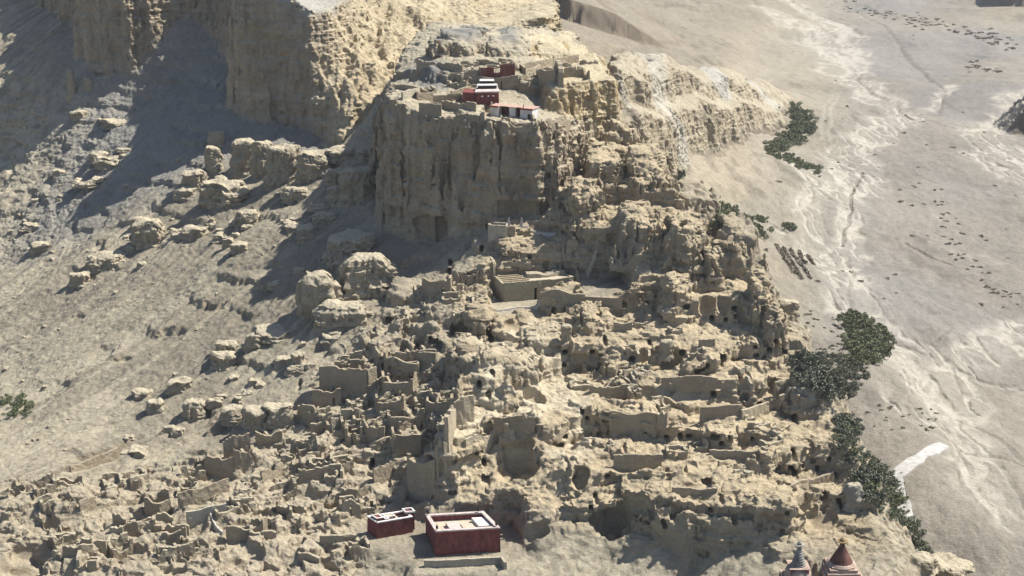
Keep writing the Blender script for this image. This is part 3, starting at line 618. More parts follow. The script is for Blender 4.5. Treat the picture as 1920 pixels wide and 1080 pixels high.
MAROON = paint('maroon_wash', (.185, .060, .053), .9, .32); WHITE = paint('whitewash', (.60, .57, .53), .9, .2); PINK = paint('pale_coping', (.46, .39, .355), .9, .25)
CLAYROOF = paint('rammed_clay', (.42, .36, .27), .95, .15); TERRA = paint('terracotta', (.40, .27, .21), .9, .22); DARKWOOD = paint('dark_timber', (.05, .035, .028), .8, .3)
IRON = paint('dark_metal', (.03, .028, .026), .5, .2); REDLINE = paint('red_border', (.22, .05, .04), .9, .2); GOLD = paint('weathered_brass', (.22, .15, .07), .5, .2)
LIMEPATH = paint('white_limed_path', (.42, .405, .375), .95, .22, .3); TIMBER = paint('pale_timber', (.36, .29, .19), .85, .2)
class MB:                                      # collects boxes and prisms for ONE part
    def __init__(s): s.v = []; s.f = []
    def prism(s, lo, hi):                      # two rings of points
        n = len(lo); b = len(s.v); s.v += [tuple(p) for p in lo]+[tuple(p) for p in hi]
        s.f.append(tuple(b+i for i in range(n-1, -1, -1))); s.f.append(tuple(b+n+i for i in range(n)))
        for i in range(n): j = (i+1) % n; s.f.append((b+i, b+j, b+n+j, b+n+i))
        return s
    def quadbox(s, q, z0, z1, grow=0.0):       # q: 4 plan corners; grow>0 leans the walls outwards at the foot
        c = np.mean([p[:2] for p in q], axis=0)
        def ring(z, g): return [(p[0]+(p[0]-c[0])/max(np.hypot(p[0]-c[0], p[1]-c[1]), .01)*g, p[1]+(p[1]-c[1])/max(np.hypot(p[0]-c[0], p[1]-c[1]), .01)*g, z) for p in q]
        return s.prism(ring(z0, grow), ring(z1, 0))
    def box(s, c, half, yaw=0.0):
        ca, sa = math.cos(yaw), math.sin(yaw); hx, hy, hz = half
        P = [(c[0]+x*ca-y*sa, c[1]+x*sa+y*ca) for x, y in ((-hx, -hy), (hx, -hy), (hx, hy), (-hx, hy))]
        return s.prism([(*p, c[2]-hz) for p in P], [(*p, c[2]+hz) for p in P])
    def bar(s, a, b, w, h):
        a, b = Vector(a), Vector(b); d = (b-a); n = Vector((-d.y, d.x, 0)); n = n.normalized()*w/2 if n.length > 1e-6 else Vector((w/2, 0, 0)); u = Vector((0, 0, h))
        return s.prism([a-n, b-n, b+n, a+n], [a-n+u, b-n+u, b+n+u, a+n+u])
    def turn(s, c, prof, n=20):                # turned profile [(radius, z)]
        b = len(s.v)
        for r, z in prof: s.v += [(c[0]+r*math.cos(2*math.pi*k/n), c[1]+r*math.sin(2*math.pi*k/n), c[2]+z) for k in range(n)]
        for q in range(len(prof)-1):
            for k in range(n): k2 = (k+1) % n; s.f.append((b+q*n+k, b+q*n+k2, b+(q+1)*n+k2, b+(q+1)*n+k))
        s.f.append(tuple(b+k for k in range(n-1, -1, -1))); s.f.append(tuple(b+(len(prof)-1)*n+k for k in range(n))); return s
    def build(s, name, mat, root=None, bevel=.04):
        me = bpy.data.meshes.new(name); me.from_pydata(s.v, [], s.f); me.update()
        bm = bmesh.new(); bm.from_mesh(me); bmesh.ops.recalc_face_normals(bm, faces=bm.faces)
        bm.to_mesh(me); bm.free(); me.materials.append(mat)
        o = bpy.data.objects.new(name, me); COL.objects.link(o)
        if bevel:
            md = o.modifiers.new('edge', 'BEVEL'); md.width = bevel; md.segments = 1; md.limit_method = 'ANGLE'
        return under(o, root) if root is not None else o
def lerp(a, b, t): return tuple(a[i]+(b[i]-a[i])*t for i in range(len(a)))
def inset(q, d):
    c = np.mean([p[:2] for p in q], axis=0); out = []
    n = len(q)
    for i in range(n):                         # offset each side inwards by d and intersect
        p0, p1, p2 = np.array(q[i-1][:2]), np.array(q[i][:2]), np.array(q[(i+1) % n][:2])
        def off(a, b):
            e = (b-a)/np.linalg.norm(b-a); m = np.array([-e[1], e[0]])
            if np.dot(m, c-a) < 0: m = -m
            return a+m*d, e
        a, e = off(p0, p1); b, f = off(p1, p2); M_ = np.array([e, -f]).T
        t = np.linalg.solve(M_, b-a)[0]; out.append(tuple(a+e*t))
    return out
def earthcol(V, col, seed=0):
    x, y, z = V[:, 0], V[:, 1], V[:, 2]
    c = np.tile(np.array(col, F4), (len(V), 1))
    c *= (1+.10*n3(x/2.3, y/2.3, z/1.2, 300+seed)+.08*n3(x/8, y/8, z/5, 301+seed)+.07*n2(z/1.6+.1*n2(x/5, y/5, 3), z*0+.5, 302+seed))[:, None]
    return c*np.array([1.0, 1.01, 1.03], F4)
# ------------------------------------------------------------------ mud walls with broken tops
def wall_mesh(pts, hgt, thick, jag, seed, doors=(), flat=None, deep=2.0, level=.6):
    P = np.array([p[:2] for p in pts], float); seg = np.hypot(*(P[1:]-P[:-1]).T); L = seg.sum(); cum = np.r_[0, np.cumsum(seg)]
    n = max(4, int(L/.6)); sv = np.linspace(0, L, n+1)
    X = np.interp(sv, cum, P[:, 0]); Y = np.interp(sv, cum, P[:, 1])
    tx = np.gradient(X); ty = np.gradient(Y); l = np.hypot(tx, ty)+1e-6; nx, ny = -ty/l, tx/l
    G = lat(GH, X, np.maximum(Y, 409)).astype(float); gm = np.convolve(np.pad(G, 4, mode='edge'), np.ones(9)/9, 'valid')
    if flat is not None: T = np.full(n+1, flat+0.)
    else: T = gm*(1-level)+np.median(gm)*level+hgt
    j = n2(sv/3.6, sv*0+seed*3.7, 200+seed)*.55+n2(sv/1.1, sv*0+seed*1.3, 201+seed)*.28+np.round(n2(sv/5.0, sv*0+seed, 202+seed)*2)/2*.5
    T = T-hgt*jag*np.clip(j+.25, -.15, 1); B = G-deep; T = np.maximum(T, G+.3)
    V, Q = [], []
    cuts = [0]; spans = []
    for (f, wd, dh) in doors:
        a = int((f*L-wd/2)/L*n); b = max(a+1, int((f*L+wd/2)/L*n)); spans.append((max(a, 1), min(b, n-1), dh))
    spans.sort(); pieces = []; c = 0
    for a, b, dh in spans:
        if a > c: pieces.append((c, a, None))
        pieces.append((a, b, dh)); c = b
    pieces.append((c, n, None)); NV = 5
    for a, b, dh in pieces:
        ii = np.arange(a, b+1); zb = B[ii] if dh is None else G[ii]+dh; zt = np.maximum(T[ii], zb+.15); base = len(V); m = len(ii)
        ring = []
        for sd in (1, -1):
            rows = range(NV+1) if sd == 1 else range(NV, -1, -1)
            for r in rows:
                t = r/NV; z = zb+(zt-zb)*t; o = sd*thick/2*(1.25-.35*t)
                xx = X[ii]+nx[ii]*o; yy = Y[ii]+ny[ii]*o
                dn = .16*n3(xx/1.4, yy/1.4, z/1.1, 210+seed)+.06*n3(xx/.6, yy/.6, z/.6, 211)
                ring.append(np.stack([xx+nx[ii]*dn, yy+ny[ii]*dn, z], 1))
        R_ = np.array(ring); K = len(R_); V += list(R_.transpose(1, 0, 2).reshape(-1, 3))
        for i in range(m-1):
            for k in range(K): k2 = (k+1) % K; Q.append((base+i*K+k, base+i*K+k2, base+(i+1)*K+k2, base+(i+1)*K+k))
        for e, o in ((0, 1), (m-1, -1)):
            for k in range(NV):
                q = (base+e*K+k, base+e*K+k+1, base+e*K+K-2-k, base+e*K+K-1-k); Q.append(q[::o])
    return np.array(V, F4), np.array(Q)
MUD, MUDP, MUDG, MUDR = (.335, .275, .19), (.46, .40, .29), (.30, .262, .195), (.19, .060, .05)
def wall_obj(name, pts, hgt, thick=1.0, jag=.5, seed=0, doors=(), col=MUD, flat=None, root=None, deep=2.0, level=.6):
    V, Q = wall_mesh(pts, hgt, thick, jag, seed, doors, flat, deep, level)
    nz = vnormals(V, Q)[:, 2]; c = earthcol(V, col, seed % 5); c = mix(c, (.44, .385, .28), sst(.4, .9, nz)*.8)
    c = mix(c, (.30, .25, .175), .25*sst(-.1, .6, n3(V[:, 0]/1.3, V[:, 1]/1.3, V[:, 2]/6, 220)))
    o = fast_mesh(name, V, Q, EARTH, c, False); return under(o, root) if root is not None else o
def HP(L):                                     # mud walls run straight: pull the middle points onto the chord
    P = [hit(*p) for p in L]; a, b = P[0], P[-1]; n = len(P)
    if n > 2:
        for i in range(1, n-1):
            t = min(max((P[i]-a).dot(b-a)/max((b-a).length_squared, .01), 0), 1); P[i] = P[i].lerp(a.lerp(b, t), .7)
    return P
wn = [10]
def ruin_wall(L, h, label, cat='wall', group=None, **k):
    wn[0] += 1; pts = HP(L); o = wall_obj('ruined_wall', pts, h, seed=wn[0], **k); return tag(o, label, cat, group)
def ruin(L_list, label, group=None, name='ruined_house', cat='ruin', z=None, **k):
    """a roofless house: several walls, each a part"""
    first = hit(*L_list[0][0][0]); root = thing(name, first, label, cat, group)
    for (L, h, *rest) in L_list:
        wn[0] += 1; kw = dict(k); kw.update(rest[0] if rest else {}); wall_obj('wall', HP(L), h, seed=wn[0], root=root, **kw)
    return root
# ------------------------------------------------------------------ painted temples
def coping(root, q, z, wd, ht, mat, name='coping'):
    b = MB(); i_ = inset(q, wd); n = len(q)
    for k in range(n):
        k2 = (k+1) % n
        b.prism([(*q[k][:2], z), (*q[k2][:2], z), (*i_[k2], z), (*i_[k], z)], [(*q[k][:2], z+ht), (*q[k2][:2], z+ht), (*i_[k2], z+ht), (*i_[k], z+ht)])
    return b.build(name, mat, root, 0)
def parapet_walls(root, q, z0, z1, thick, mat, batter):
    """four leaning walls round a sunken roof"""
    n = len(q); i_ = inset(q, thick); c = np.mean([p[:2] for p in q], axis=0)
    def out(p, g): d = np.array(p[:2])-c; l = np.hypot(*d); return tuple(np.array(p[:2])+d/l*g)
    for k in range(n):
        k2 = (k+1) % n; b = MB()
        b.prism([(*out(q[k], batter), z0), (*out(q[k2], batter), z0), (*i_[k2], z0), (*i_[k], z0)], [(*q[k][:2], z1), (*q[k2][:2], z1), (*i_[k2], z1), (*i_[k], z1)])
        b.build('wall', mat, root, 0)
# the large red temple at the foot
zt = 8.9; q = QZ(zt, (818, 998), (936, 991), (906, 961), (799, 967)); c = np.mean(q, axis=0)
t = thing('red_temple', (c[0], c[1], 0), 'largest dark red flat-roofed temple with a white-edged sunken roof at the foot of the hill', 'temple')
parapet_walls(t, q, -3, zt, .9, MAROON, .7)
b = MB(); qi = inset(q, .88); b.prism([(*p, zt-2.6) for p in qi], [(*p, zt-1.9) for p in qi]); roof = b.build('roof', CLAYROOF, t, 0)
coping(t, inset(q, -.16), zt-.75, .14, .74, REDLINE, 'dark_border')
coping(t, inset(q, -.28), zt+.0, 1.35, .55, PINK)
def onq(q, u, v): a = lerp(q[0], q[1], u); b_ = lerp(q[3], q[2], u); return lerp(a, b_, v)
for (u0, u1, v0, v1, m, h) in ((.26, .46, .18, .62, PINK, 1.3), (.74, .95, .28, .80, WHITE, 1.5), (.50, .70, .30, .60, CLAYROOF, .7)):
    b = MB(); b.quadbox([onq(q, u0, v0), onq(q, u1, v0), onq(q, u1, v1), onq(q, u0, v1)], zt-1.95, zt-1.9+h); s_ = b.build('skylight', m, t, .08)
for (u, v) in ((.02, .05), (.97, .06), (.03, .97), (.90, .95)):
    p = onq(q, u, v); b = MB(); b.turn((p[0], p[1], zt+.5), [(.10, 0), (.10, .5), (.42, .6), (.46, 1.5), (.3, 1.7), (.16, 1.9), (.05, 2.3)], 10); b.build('roof_finial', IRON, t, 0)
b = MB(); a, d = PZ(936, 991, zt), PZ(937, 1032, 1.0); b.box((q[1][0]+.25, q[1][1]-.5, 3.6), (.12, .12, 4.6)); b.build('drainpipe', IRON, t, 0)
# the small red temple beside it
zt = 8.0; q = QZ(zt, (708, 981), (773, 970), (757, 959), (689, 969)); c = np.mean(q, axis=0)
t = thing('red_temple', (c[0], c[1], 2), 'smaller dark red temple with a thin white roof edge, left of the large red temple', 'temple')
parapet_walls(t, q, -2, zt, .7, MAROON, .5)
b = MB(); qi = inset(q, .68); b.prism([(*p, zt-1.5) for p in qi], [(*p, zt-1.0) for p in qi]); b.build('roof', CLAYROOF, t, 0)
coping(t, inset(q, -.2), zt, .85, .4, WHITE)
for (u0, u1, v0, v1, m, h) in ((.05, .25, .25, .8, MAROON, 2.0), (.27, .38, .15, .5, PINK, 1.6), (.36, .62, .4, .85, CLAYROOF, 1.5)):
    b = MB(); qq = [onq(q, u0, v0), onq(q, u1, v0), onq(q, u1, v1), onq(q, u0, v1)]; b.quadbox(qq, zt-1.0, zt-1.0+h); s_ = b.build('roof_block', m, t, .06)
    coping(t, inset(qq, -.12), zt-1.0+h, .5, .22, WHITE, 'roof_block_edge')
b = MB(); p = onq(q, 0, .05); b.turn((p[0], p[1], zt+.35), [(.1, 0), (.3, .3), (.3, 1.0), (.05, 1.5)], 8); b.build('roof_finial', IRON, t, 0)
zt = 9.6; q = QZ(zt, (760, 960), (779, 958), (772, 951), (753, 953)); c = np.mean(q, axis=0)
t = thing('roof_kiosk', (c[0], c[1], ground(c[0], c[1])), 'tiny square kiosk with an open white roof rim behind the smaller red temple', 'kiosk')
b = MB(); b.quadbox(inset(q, .35), ground(c[0], c[1])-2, zt-.6, .2); b.build('body', MAROON, t)
coping(t, q, zt-.6, .5, .6, WHITE, 'roof_rim')
# the red hall on the summit
zt = 132.6; q = QZ(zt, (890, 173), (937, 172), (931, 158), (896, 158)); c = np.mean(q, axis=0)
t = thing('red_hall', (c[0], c[1], 127), 'dark red hall with stepped white skylights on the summit, behind the white house', 'hall')
b = MB(); b.quadbox(inset(q, .45), 122, zt-.35, .8); b.build('body', MAROON, t)
b = MB(); b.quadbox(q, zt-.4, zt+.25); b.build('roof_slab', PINK, t)
qa = [onq(q, .08, .34), onq(q, .92, .34), onq(q, .9, .50), onq(q, .1, .50)]
b = MB(); b.quadbox(qa, zt+.25, zt+1.7); s_ = b.build('lower_skylight', IRON, t); b = MB(); b.quadbox(inset(qa, -.45), zt+1.7, zt+2.0); b.build('lower_skylight_roof', WHITE, t)
qb = [onq(q, .16, .70), onq(q, .80, .70), onq(q, .80, .9), onq(q, .16, .9)]
b = MB(); b.quadbox(qb, zt+.25, zt+2.6); b.build('upper_skylight', IRON, t); b = MB(); b.quadbox(inset(qb, -.4), zt+2.6, zt+2.9); b.build('upper_skylight_roof', WHITE, t)
ql = QZ(132.0, (867, 173), (890, 174), (893, 167), (870, 166)); b = MB(); b.quadbox(ql, 121, 132.0, .6); b.build('side_wing', MAROON, t)
for u in (.3, .55, .75):
    p = onq(q, u, -.03); b = MB(); b.box((p[0], p[1]+.1, zt-1.9), (.45, .3, .14)); b.build('white_window_sill', WHITE, t, 0)
# the white house
zb, zt = 122.6, 127.2
def hp(px, py=222): return PZ(px, py, zb+.3)
fa_, fb_ = PZ(919, 215, 123.2), PZ(999, 223, 122.8); ex = Vector(fb_)-Vector(fa_); ex.z = 0; LW = ex.length; ex.normalize(); ey = Vector((-ex.y, ex.x, 0))
def hw(u, v, z): p = Vector((fa_[0], fa_[1], 0))+ex*(u*LW)+ey*v; return (p.x, p.y, z)
t = thing('white_house', hw(.5, 2, zb), 'long low white house with a pale terracotta roof on the edge of the summit cliff', 'house')
for u0, u1, v0, nm in ((0, .2, 0, 'wall'), (.44, .58, .6, 'pier'), (.72, 1.0, -.6, 'wall')):
    b = MB(); b.quadbox([hw(u0, v0, 0), hw(u1, v0, 0), hw(u1, 6, 0), hw(u0, 6, 0)], zb-2, zt, .15); b.build(nm, WHITE, t)
b = MB(); b.quadbox([hw(.19, 3.2, 0), hw(.73, 3.2, 0), hw(.73, 6, 0), hw(.19, 6, 0)], zb-2, zt-.1); b.build('recessed_wall', DARKWOOD, t)
for u0, u1 in ((.2, .44), (.58, .72)):
    for k in range(3):
        u = u0+(u1-u0)*(k+.5)/3; b = MB(); b.box(hw(u, 1.6, (zb+zt)/2-.3), (.12, .12, 2.1)); b.build('porch_post', REDLINE, t, 0)
def rf(u0, u1, v0, v1, z): 
    b = MB(); b.quadbox([hw(u0, v0, 0), hw(u1, v0, 0), hw(u1, v1, 0), hw(u0, v1, 0)], z, z+.3); return b
rf(-.02, .21, -.4, 7.4, zt).build('roof', TERRA, t); rf(.213, .716, 1.1, 7.4, zt).build('roof', TERRA, t); rf(.719, 1.02, -1.0, 7.4, zt).build('roof', TERRA, t)
rf(.42, .60, .1, 1.06, zt).build('roof', TERRA, t)
for u0, u1, v in ((-.02, .21, -.75), (.719, 1.02, -1.35)):
    b = MB(); b.quadbox([hw(u0, v, 0), hw(u1, v, 0), hw(u1, v+.33, 0), hw(u0, v+.33, 0)], zt-.35, zt+.42); b.build('eave_band', REDLINE, t, 0)
for u, v in ((.03, .2), (.78, .2)):
    b = MB(); p = hw(u, v, zt+.3); b.turn(p, [(.25, 0), (.3, 1.0), (.45, 1.1), (.3, 1.5), (.08, 1.9)], 8); b.build('incense_burner', CLAYROOF, t, 0)
b = MB(); b.quadbox([hw(.9, -1.0, 0), hw(.96, -1.0, 0), hw(.96, -.5, 0), hw(.9, -.5, 0)], zb, zb+2.4); b.build('door', DARKWOOD, t, 0)
# ------------------------------------------------------------------ the roofless hall half way up
zt, zb = 59.8, 50.6; q = QZ(zt, (945, 530), (1074, 519), (1030, 496), (914, 503)); c = np.mean(q, axis=0)
t = thing('earthen_hall', (c[0], c[1], zb), 'long flat-topped earthen hall with bare roof beams halfway up the hill', 'hall')
n4 = [(q[0], q[1]), (q[1], q[2]), (q[2], q[3]), (q[3], q[0])]
for k, (a, b_) in enumerate(n4): wall_obj('wall', [a, b_], 9, 1.1, .05, 60+k, flat=zt-.1*k, root=t, deep=3, col=(.37, .32, .215), doors=((.46, 1.4, 5.2),) if k == 0 else ())
b = MB(); qi = inset(q, .5); b.quadbox(qi, zt-2.2, zt-.7); b.build('roof', CLAYROOF, t, 0)
for k in range(8):
    v = .12+k*.115; b = MB(); b.bar((*onq(q, .02, v)[:2], zt-.62), (*onq(q, .40-.02*k, v)[:2], zt-.62), .55, .5); b.build('roof_beam', TIMBER, t, 0)
V_, Q_ = wall_mesh([onq(q, .42, .35), onq(q, .7, .3), onq(q, .98, .4)], 2, 5.0, .6, 77, flat=zt+1.0, deep=0); 
V_[:, 2] = np.maximum(V_[:, 2], zt-1.2); o = fast_mesh('fallen_roof_earth', V_, Q_, EARTH, earthcol(V_, (.36, .31, .22)), False); under(o, t)
# the ruined gatehouse above it with two fins
zt = 79.5; q = QZ(zt, (916, 420), (949, 423), (951, 417), (920, 416)); zg = ground(*q[0][:2]); c = np.mean(q, axis=0)
t = thing('gatehouse', (c[0], c[1], zg), 'pale square gatehouse with two upright fins beneath the dark alcove of the cliff', 'gatehouse')
for k, (a, b_) in enumerate([(q[0], q[1]), (q[1], q[2]), (q[2], q[3]), (q[3], q[0])]): wall_obj('wall', [a, b_], 6, .8, .06, 80+k, flat=zt-.05*k, root=t, col=MUDP)
q2 = QZ(zt-.5, (949, 423), (964, 423), (966, 418), (951, 418))
for k, (a, b_) in enumerate([(q2[0], q2[1]), (q2[1], q2[2])]): wall_obj('annex_wall', [a, b_], 5, .7, .1, 85+k, flat=zt-.6-.05*k, root=t)
for px in (953, 977):
    p = PZ(px, 421, zt-1); b = MB(); b.prism([(p[0]-.9, p[1]-.5, zt-2), (p[0]+.9, p[1]-.5, zt-2), (p[0]+.9, p[1]+.5, zt-2), (p[0]-.9, p[1]+.5, zt-2)], [(p[0]+.1, p[1]-.2, zt+2.2), (p[0]+.5, p[1]-.2, zt+2.2), (p[0]+.5, p[1]+.2, zt+2.2), (p[0]+.1, p[1]+.2, zt+2.2)]); b.build('fin', PINK, t)
# ------------------------------------------------------------------ stupas at the bottom edge
OLDWHITE = paint('weathered_whitewash', (.27, .255, .225), .95, .4); OLDPINK = paint('stained_plaster', (.36, .27, .215), .95, .32, .5); DULLRED = paint('dull_red_plaster', (.13, .065, .05), .95, .35, .5)
def stupa(px, py, y, W, label, body, band, spire, ringed):
    p = PY(px, py, y); z0 = ground(p[0], p[1]); H = p[2]-z0      # top of the square block stands at this pixel
    t = thing('stupa', (p[0], p[1], z0), label, 'stupa'); x, y = p[0], p[1]
    for k in range(3): b = MB(); b.box((x, y, z0-2+1.0+k*1.0), (W*1.5-k*.8, W*1.5-k*.8, 2.0-k*.0)); b.build('plinth_step', body, t)
    b = MB(); zb = z0+2.6; b.turn((x, y, zb), [(W*1.05, 0), (W*1.15, H*.25), (W*1.0, H*.45), (W*.7, H*.6-.1)], 24); o = b.build('dome', body, t, 0)
    b = MB(); b.box((x, y, p[2]-.9), (W*.78, W*.78, .9)); b.build('square_block', band, t)
    b = MB(); b.box((x, y, p[2]+.12), (W*.9, W*.9, .12)); b.build('block_cornice', OLDPINK, t)
    b = MB(); hs = W*1.9; n = 9; prof = []
    for k in range(n):
        r = W*.62*(1-k/(n+1.2)); z = .24+hs*k/n; prof += [(r, z), (r, z+hs/n*.62), (r*.80, z+hs/n*.66), (r*.80, z+hs/n*.98)]
    if not ringed: prof = [(W*1.0, .24), (W*.80, hs*.22), (W*.52, hs*.5), (W*.25, hs*.8), (W*.12, hs)]
    b.turn((x, y, p[2]), prof, 20); b.build('spire', spire, t, 0)
    b = MB(); b.turn((x, y, p[2]+hs), [(W*.14, 0), (W*.42, .15), (W*.42, .4), (W*.16, .55), (W*.22, .9), (W*.05, 1.6)], 14); b.build('spire_crown', GOLD if not ringed else OLDWHITE, t, 0)
    return t
stupa(1497, 1060, 426, 3.9, 'stupa with a ringed white spire and red square block at the bottom edge', OLDPINK, MAROON, OLDWHITE, True)
stupa(1577, 1056, 427, 4.2, 'stupa with a smooth dark red conical spire at the bottom edge', OLDPINK, MAROON, DULLRED, False)
log('temples')
# ------------------------------------------------------------------ ruins on the summit
SG = 'ruined mud walls on the summit'
ruin_wall([(782,133),(800,130),(823,127),(845,130),(868,136)], 4.6, 'longest jagged mud wall below the grey dome on the left of the summit', group=SG, jag=.45)
ruin_wall([(894,122),(927,120),(950,126)], 2.6, 'low broken mud wall right behind the red-painted ruin', group=SG, jag=.5)
ruin_wall([(973,130),(1012,124),(1052,118),(1084,117)], 3.4, 'long straight even-topped wall at the back right of the summit', group=SG, jag=.12)
ruin([([(984,140),(1008,138),(1012,132)], 3.2, dict(jag=.15)), ([(984,140),(980,133),(974,131)], 3.2, dict(jag=.3))], 'corner of two plain mud walls under the long straight summit wall')
ruin([([(902,144),(908,144),(926,144)], 4.6, dict(col=MUDR, jag=.15)), ([(926,144),(938,144)], 1.6, dict(col=MUDR, jag=.4)), ([(938,143),(964,141)], 5.2, dict(col=MUDR, jag=.3)), ([(902,144),(897,136)], 4.4, {}), ([(964,141),(962,132)], 4.8, {})],
     'roofless ruin with faded dark red painted walls in the middle of the summit', name='painted_ruin')
ruin_wall([(904,164),(927,165),(950,163),(972,160)], 5.0, 'high pale mud wall right behind the red hall', group=SG, jag=.18, doors=((.55,.8,2.5),))
ruin([([(1011,158),(1026,157),(1042,155)], 6.6, dict(jag=.15)), ([(1011,158),(1007,146)], 6.0, dict(jag=.3)), ([(1042,155),(1040,146)], 6.4, dict(jag=.3))], 'tall square tower ruin at the top of the ochre cliff', cat='tower', name='tower_ruin')
ruin_wall([(1045,146),(1052,160)], 8.5, 'tapering buttress wall leaning on the ochre cliff beside the square tower ruin', thick=2.4, jag=.5, cat='buttress')
ruin_wall([(1058,145),(1078,143),(1092,143)], 5.0, 'broad mud wall at the right end of the summit, right of the buttress', group=SG, jag=.35)
ruin_wall([(1093,143),(1104,150)], 4.5, 'sloping broken end wall at the far right corner of the summit', group=SG, jag=.6)
ruin_wall([(838,162),(852,161),(865,162),(876,168)], 3.6, 'crumbled wall with a notched top left of the red hall', group=SG, jag=.9)
ruin_wall([(846,178),(866,172),(890,160),(903,154)], 1.6, 'low wall climbing behind the red hall', group=SG, jag=.6)
ruin_wall([(740,166),(757,168),(782,174)], 2.8, 'outermost low wall on the left corner of the summit', group=SG, jag=.3)
ruin_wall([(754,188),(768,185),(781,181)], 3.6, 'short pale wall jutting from the left edge of the cliff top', group=SG, col=MUDP, jag=.15)
ruin([([(782,186),(800,190),(812,192)], 4.0, dict(jag=.25)), ([(812,192),(833,190)], 3.2, dict(jag=.25)), ([(782,186),(786,178)], 4.0, dict(jag=.4))], 'open three-sided ruin left of the dark red hall near the cliff edge')
ruin_wall([(832,189),(850,190),(866,188)], 3.2, 'short wall joining the left side of the red hall', group=SG, jag=.35)
ruin([([(786,222),(806,225)], 5.0, dict(jag=.08)), ([(806,225),(828,218)], 5.0, dict(jag=.12)), ([(786,222),(792,214)], 5.0, {}), ([(792,214),(828,214)], 4.6, dict(jag=.3))], 'small square roofless house perched on the lip of the cliff', name='ruined_house')
ruin_wall([(805,200),(835,197),(862,199),(880,205),(893,209)], 3.6, 'long winding wall along the cliff edge below the red hall', group=SG, jag=.45)
ruin_wall([(828,222),(850,222),(868,224),(885,227)], 5.0, 'sheer wall of the cliff edge right of the perched square house', group=SG, jag=.5)
ruin([([(885,229),(900,230)], 3.4, dict(jag=.6)), ([(900,230),(908,222)], 3.0, dict(jag=.7))], 'crumbling corner ruin with a gap, left of the white house')
ruin_wall([(913,227),(945,231),(980,235),(1000,236)], 2.2, 'dark retaining wall under the white house', thick=1.4, jag=.1, cat='retaining wall')
ruin_wall([(1005,232),(1022,236),(1040,238)], 2.4, 'low wall stepping down right of the white house', group=SG, jag=.3)
ruin_wall([(1019,248),(1045,250),(1068,249)], 3.0, 'flat-topped wall on the lit corner of the cliff below the white house', group=SG, jag=.12)
ruin_wall([(997,222),(1003,228)], 3.0, 'short tilted stub of wall at the right end of the white house', group=SG, jag=.6)
ruin_wall([(810,146),(828,144)], 1.8, 'stub of wall between dark gullies on the left of the summit', group=SG, jag=.5)
ruin_wall([(975,152),(990,150),(1000,146)], 2.2, 'low wall in front of the corner of two plain mud walls', group=SG, jag=.5)
ruin_wall([(870,152),(885,150),(896,147)], 2.8, 'leaning wall fragment left of the red-painted ruin', group=SG, jag=.8)
# ------------------------------------------------------------------ ruins on the hill
HG = 'ruined walls on the upper slope'
ruin([([(793,552),(820,556),(843,550)], 7.0, dict(jag=.18, doors=((.8,1.2,2.2),))), ([(793,552),(800,540)], 7.0, {}), ([(843,550),(846,540)], 6.0, {})], 'curved-front ruin with one small doorway above the dark slope left of the earthen hall')
ruin_wall([(839,536),(850,534),(862,532)], 6.0, 'tallest ragged wall left of the earthen hall', group=HG, jag=.75, doors=((.6,1.0,2.0),))
ruin_wall([(864,532),(882,528),(897,524)], 6.0, 'ragged wall with a rounded end beside the shadow of the great cliff', group=HG, jag=.5, doors=((.3,1.0,2.0),(.8,1.0,2.0)))
ruin_wall([(1013,577),(1055,574),(1097,570)], 4.2, 'flat-topped terrace wall below the earthen hall', jag=.06, thick=1.2, cat='terrace wall', deep=4)
ruin_wall([(1097,566),(1130,565),(1167,561)], 2.8, 'lower right stretch of the terrace wall below the earthen hall', jag=.06, cat='terrace wall', deep=4)
ruin_wall([(922,580),(965,573),(1012,564)], .8, 'white-edged path wall below the left corner of the earthen hall', cat='path wall', jag=.05, col=(.62,.60,.55))
ruin_wall([(972,425),(995,430),(1018,436),(1043,441)], 1.1, 'thin white wall curving down right of the gatehouse', cat='path wall', jag=.05, col=(.62,.58,.52))
ruin([([(722,697),(750,698),(783,697)], 3.6, dict(jag=.06)), ([(741,674),(775,670),(818,664)], 3.2, dict(jag=.25)), ([(722,697),(722,680),(726,672)], 5.2, dict(jag=.2)), ([(783,697),(786,684)], 3.6, dict(jag=.1)), ([(754,684),(785,680)], 2.0, dict(jag=.2)), ([(786,684),(818,677)], 4.0, dict(jag=.1))], 'roofless house of several small rooms with a tall left corner')
ruin([([(602,738),(640,738),(690,735)], 10.5, dict(jag=.12)), ([(602,738),(606,722)], 10.5, dict(jag=.1)), ([(690,735),(706,722)], 9, dict(jag=.3))], 'largest blank dark building wall on the left flank of the hill', name='ruined_building')
ruin([([(588,765),(618,762),(640,757)], 6.5, dict(jag=.45, doors=((.75,1.5,3),))), ([(588,765),(594,752)], 6, {})], 'broken house wall just below the largest blank dark wall')
ruin([([(720,740),(745,741),(772,737)], 5.0, dict(jag=.12, doors=((.4,1.2,2),(.65,1.2,2)))), ([(720,740),(718,722)], 7, dict(jag=.2)), ([(772,737),(780,722)], 6, dict(jag=.4))], 'ruin with two little doorways below the roofless house of several rooms')
ruin([([(708,776),(735,775),(755,770)], 6.0, dict(jag=.1)), ([(708,776),(706,765)], 6, {}), ([(755,770),(760,758)], 6, {})], 'plain square ruin in the dark quarter left of the lit rib')
ruin([([(732,800),(760,799),(790,794)], 4.0, dict(jag=.05)), ([(732,800),(728,785)], 4.5, {}), ([(790,794),(796,782)], 4.0, {})], 'low rectangular ruin with pale coping left of the tall lit wall')
